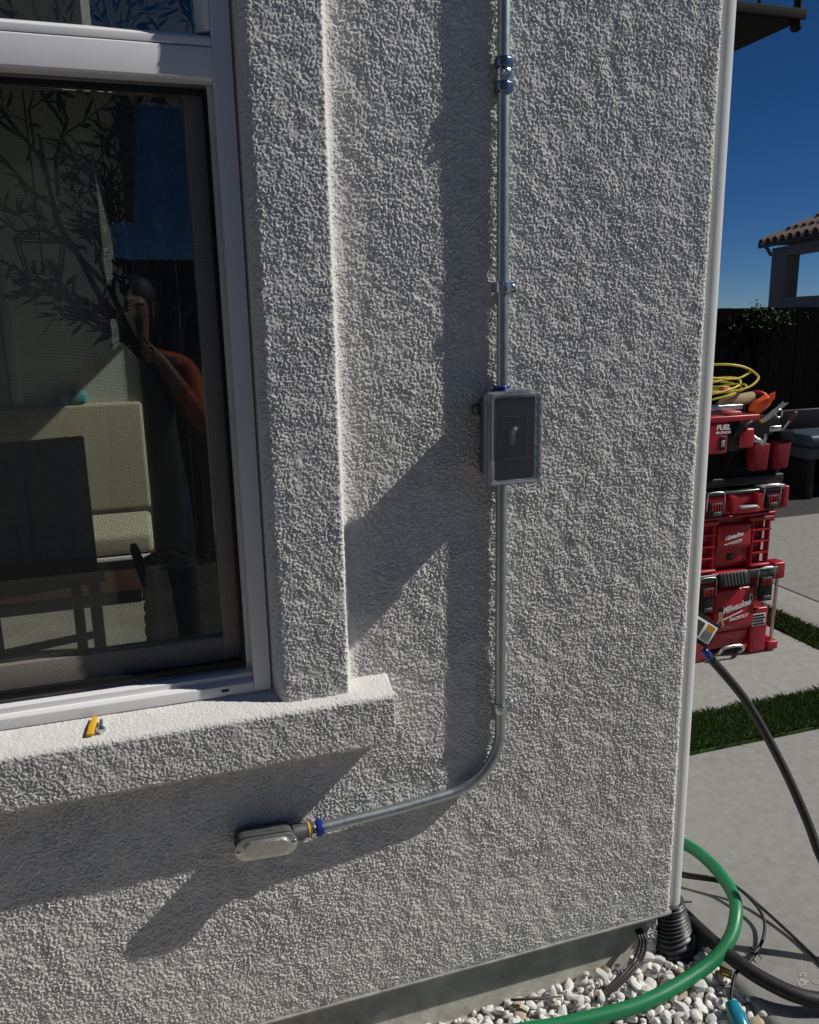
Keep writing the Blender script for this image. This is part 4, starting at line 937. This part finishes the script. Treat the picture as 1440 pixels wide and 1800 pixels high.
pb('beam', 0, 0, PSTUC, 931e-3, 4.99, .12, .36, 1.02, 1.19); pb('low_wall', 0, 0, PSTUC, 931e-3, 4.99, .12, .36, -1.6, .27)
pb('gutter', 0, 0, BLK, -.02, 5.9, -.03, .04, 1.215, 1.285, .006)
rf = bpy.data.objects.new('roof', None); rf.location = C0; link(rf, pav)
pit = .5; EV = 6.0; DEP = 5.0
def RP(s, d, h): return C0-u_*s-n_*d+Vector((0, 0, h))
hd2 = 2.5
MB().add([RP(0, 0, 0), RP(EV, 0, 0), RP(EV-hd2, hd2, pit*hd2), RP(hd2, hd2, pit*hd2), RP(0, DEP, 0), RP(EV, DEP, 0)],
         [(0, 1, 2, 3), (0, 3, 4), (1, 5, 2), (3, 2, 5, 4)]).out('deck', BLK, rf)
tl = MB(); nseg = 6
for k in range(nseg+1):
    a = math.pi*k/nseg
    for j, (dd, hh, rr) in enumerate(((0, .03, .105), (.40, .03+.4*pit-.025, .09))): tl.v.append(tuple(-u_*(rr*math.cos(a))-n_*dd+Vector((0, 0, hh+rr*.9*math.sin(a)))))
tl.f = [(2*k, 2*k+2, 2*k+3, 2*k+1) for k in range(nseg)]
tme = tl.me(); sm_ = bmesh.new(); sm_.from_mesh(tme); bmesh.ops.solidify(sm_, geom=sm_.faces[:], thickness=.014); sm_.to_mesh(tme); sm_.free(); tme.materials.append(TILE)
for i in range(20):
    s_ = .12+i*.30
    lim = min(s_, EV-s_, hd2)
    for j in range(7):
        d = -.04+j*.38
        if d > lim: break
        o = bpy.data.objects.new('roof_tile', tme); o.location = RP(s_, d, d*pit); link(o, rf)
MB().cyl(RP(.2, .03, -.03), RP(.30, .10, -.2), .035, 8).out('downpipe', PSTUC, pav)
# neighbour's house and window reflections
nh = thing('neighbour_house', (-4, -5, -1.6), 'pale neighbouring house wall reflected in the window glass', 'house')
MB().box((-8, -9, -1.6), (-.15, -4.5, 1.22)).out('wall', NSTUC, nh)
MB().prism([(-9.5, 1.2205), (-4.0, 1.2205), (-4.0, 1.36), (-6.7, 2.4), (-9.5, 1.36)], 'x', -8.4, .12).out('roof', mat('brown_roof', (.07, .055, .05), .9, 0, .3, 3), nh)
MB().box((-8, -9.2, 1.9), (-.15, -5.1, 4.3)).out('sky_blocker', NSTUC, nh)  # upper storey and roof added to cut sky light on the stucco wall
MB().prism([(-9.7, 4.3005), (-4.6, 4.3005), (-4.6, 4.42), (-7.1, 5.4), (-9.7, 4.42)], 'x', -8.4, .25).out('sky_blocker_roof', MATS['brown_roof'], nh)
bx('pipe', (-.86, -4.49, -1.6), (-.80, -4.44, 1.21), mat('white_trim_paint', (.7, .7, .68), .5), nh, .01)
o = MB().box((-9, -4.7, -1.7), (1.20, -.905, -1.60)).out('side_yard', mat('side_yard_gravel', (.13, .125, .115), .95, 0, .2, 20, .4, 60)); o['kind'] = 'structure'

# ------------------------------------------------------------------ the person taking the picture (seen in the glass)
per = thing('person', (0, -1.92, -1.60), 'person with orange sleeves, shade-painted shirt front and jeans holding a phone, reflected in the glass', 'person')
def skin(name, verts, edges, mats, parent, sub=2, root=0):
    me = bpy.data.meshes.new('b'); me.from_pydata([v[:3] for v in verts], edges, []); o = bpy.data.objects.new('b', me); COL.objects.link(o)
    md = o.modifiers.new('s', 'SKIN'); md.use_smooth_shade = True
    for i, v in enumerate(verts):
        sv = me.skin_vertices[0].data[i]; r = v[3]; sv.radius = r if hasattr(r, '__len__') else (r, r); sv.use_root = (i == root)
    ss = o.modifiers.new('u', 'SUBSURF'); ss.levels = sub; ss.render_levels = sub
    dg = bpy.context.evaluated_depsgraph_get(); dg.update(); out = bpy.data.meshes.new_from_object(o.evaluated_get(dg)); bpy.data.objects.remove(o)
    out.materials.clear()
    for m in mats: out.materials.append(m)
    return out
YB = -1.93
V = [(0, YB, -.68, (.16, .115)), (0, YB, -.48, (.145, .105)), (0, YB-.01, -.28, (.165, .11)), (0, YB-.01, -.155, (.12, .085)), (0, YB, -.10, .058), (0, YB+.01, -.04, .056),
     (0, YB+.02, .045, (.076, .095)), (0, YB+.02, .13, (.070, .085))]
E_ = [(i, i+1) for i in range(7)]
for sx in (1, -1):
    k = len(V); out_ = .24 if sx > 0 else .27
    V += [(sx*.19, YB-.01, -.175, .062), (sx*(.215), YB+.10, -.30, .052), (sx*out_, YB+.20, -.40, .043), (sx*.165, YB+.285, -.27, .040), (sx*.092, YB+.355, -.145, .028), (sx*.068, YB+.385, -.095, (.030, .018))]
    E_ += [(3, k), (k, k+1), (k+1, k+2), (k+2, k+3), (k+3, k+4), (k+4, k+5)]
    for f_ in range(4):
        b = len(V); z = -.075-.017*f_
        V += [(sx*.055, YB+.400, z, .0085), (sx*.030, YB+.412, z+.002, .0078), (sx*.014, YB+.406, z+.002, .0068)]
        E_ += [(k+5, b), (b, b+1), (b+1, b+2)]
    b = len(V); V += [(sx*.058, YB+.365, -.085, .010), (sx*.040, YB+.385, -.058, .0085), (sx*.034, YB+.390, -.040, .007)]; E_ += [(k+5, b), (b, b+1), (b+1, b+2)]
    b = len(V); V += [(sx*.095, YB, -.80, .088), (sx*.11, YB+.02, -1.10, .060), (sx*.115, YB, -1.20, .058), (sx*.12, YB-.01, -1.50, .042), (sx*.12, YB+.03, -1.565, (.045, .030)), (sx*.13, YB+.13, -1.575, (.042, .024))]
    E_ += [(0, b), (b, b+1), (b+1, b+2), (b+2, b+3), (b+3, b+4), (b+4, b+5)]
bme = skin('body', V, E_, [SHIRT, JEANS, SKIN, BLK, mat('shaded_torso', (.035, .037, .04), .9)], per)
for p_ in bme.polygons:
    c = p_.center
    i = 0
    if abs(c.x) < .155 and c.z < -.13 and c.y < YB+.14: i = 4  # shade on the shirt front put into the colour
    if c.z < -.66: i = 1
    if c.z < -1.52: i = 3
    if c.z > -.085 and abs(c.x) < .13 and c.y < YB+.15: i = 2
    if c.y > YB+.335: i = 2
    p_.material_index = i
body = ob('body', bme, None, per, smooth=True)
hm = MB().lathe((0, YB-.005, .03), (0, -.05, 1), [(0, .088), (.05, .098), (.10, .096), (.14, .078), (.165, .045), (.172, .005)], 18); hm.v = [(x, y-.012 if y < YB else y-.02, z) for x, y, z in hm.v]
hm.out('hair', HAIR, per, smooth=True)
bx('nose', (-.011, YB+.105, .03), (.011, YB+.135, .068), SKIN, per, .006, 3)
bx('mouth', (-.024, YB+.105, -.002), (.024, YB+.119, .008), mat('lips', (.36, .14, .12), .5), per, .003)
for sx in (-1, 1):
    bx('ear', (sx*.078-.008, YB+.005, .03), (sx*.078+.008, YB+.035, .085), SKIN, per, .006, 3)
    bx('eye', (sx*.032-.014, YB+.102, .072), (sx*.032+.014, YB+.116, .084), HAIR, per, .004)
ph = thing('mobile_phone', (0, -1.53, -.13), 'black phone held up by the person in the glass', 'phone')
pm = MB().box((-.036, -.118, -.0045), (.036, .032, .0045)).me(); pm = bev(pm, .004, 2)
M_ = camo.matrix_world @ Matrix.Translation((0, 0, .016)); pm.transform(M_); ob('case', pm, BLK, ph, smooth=False)
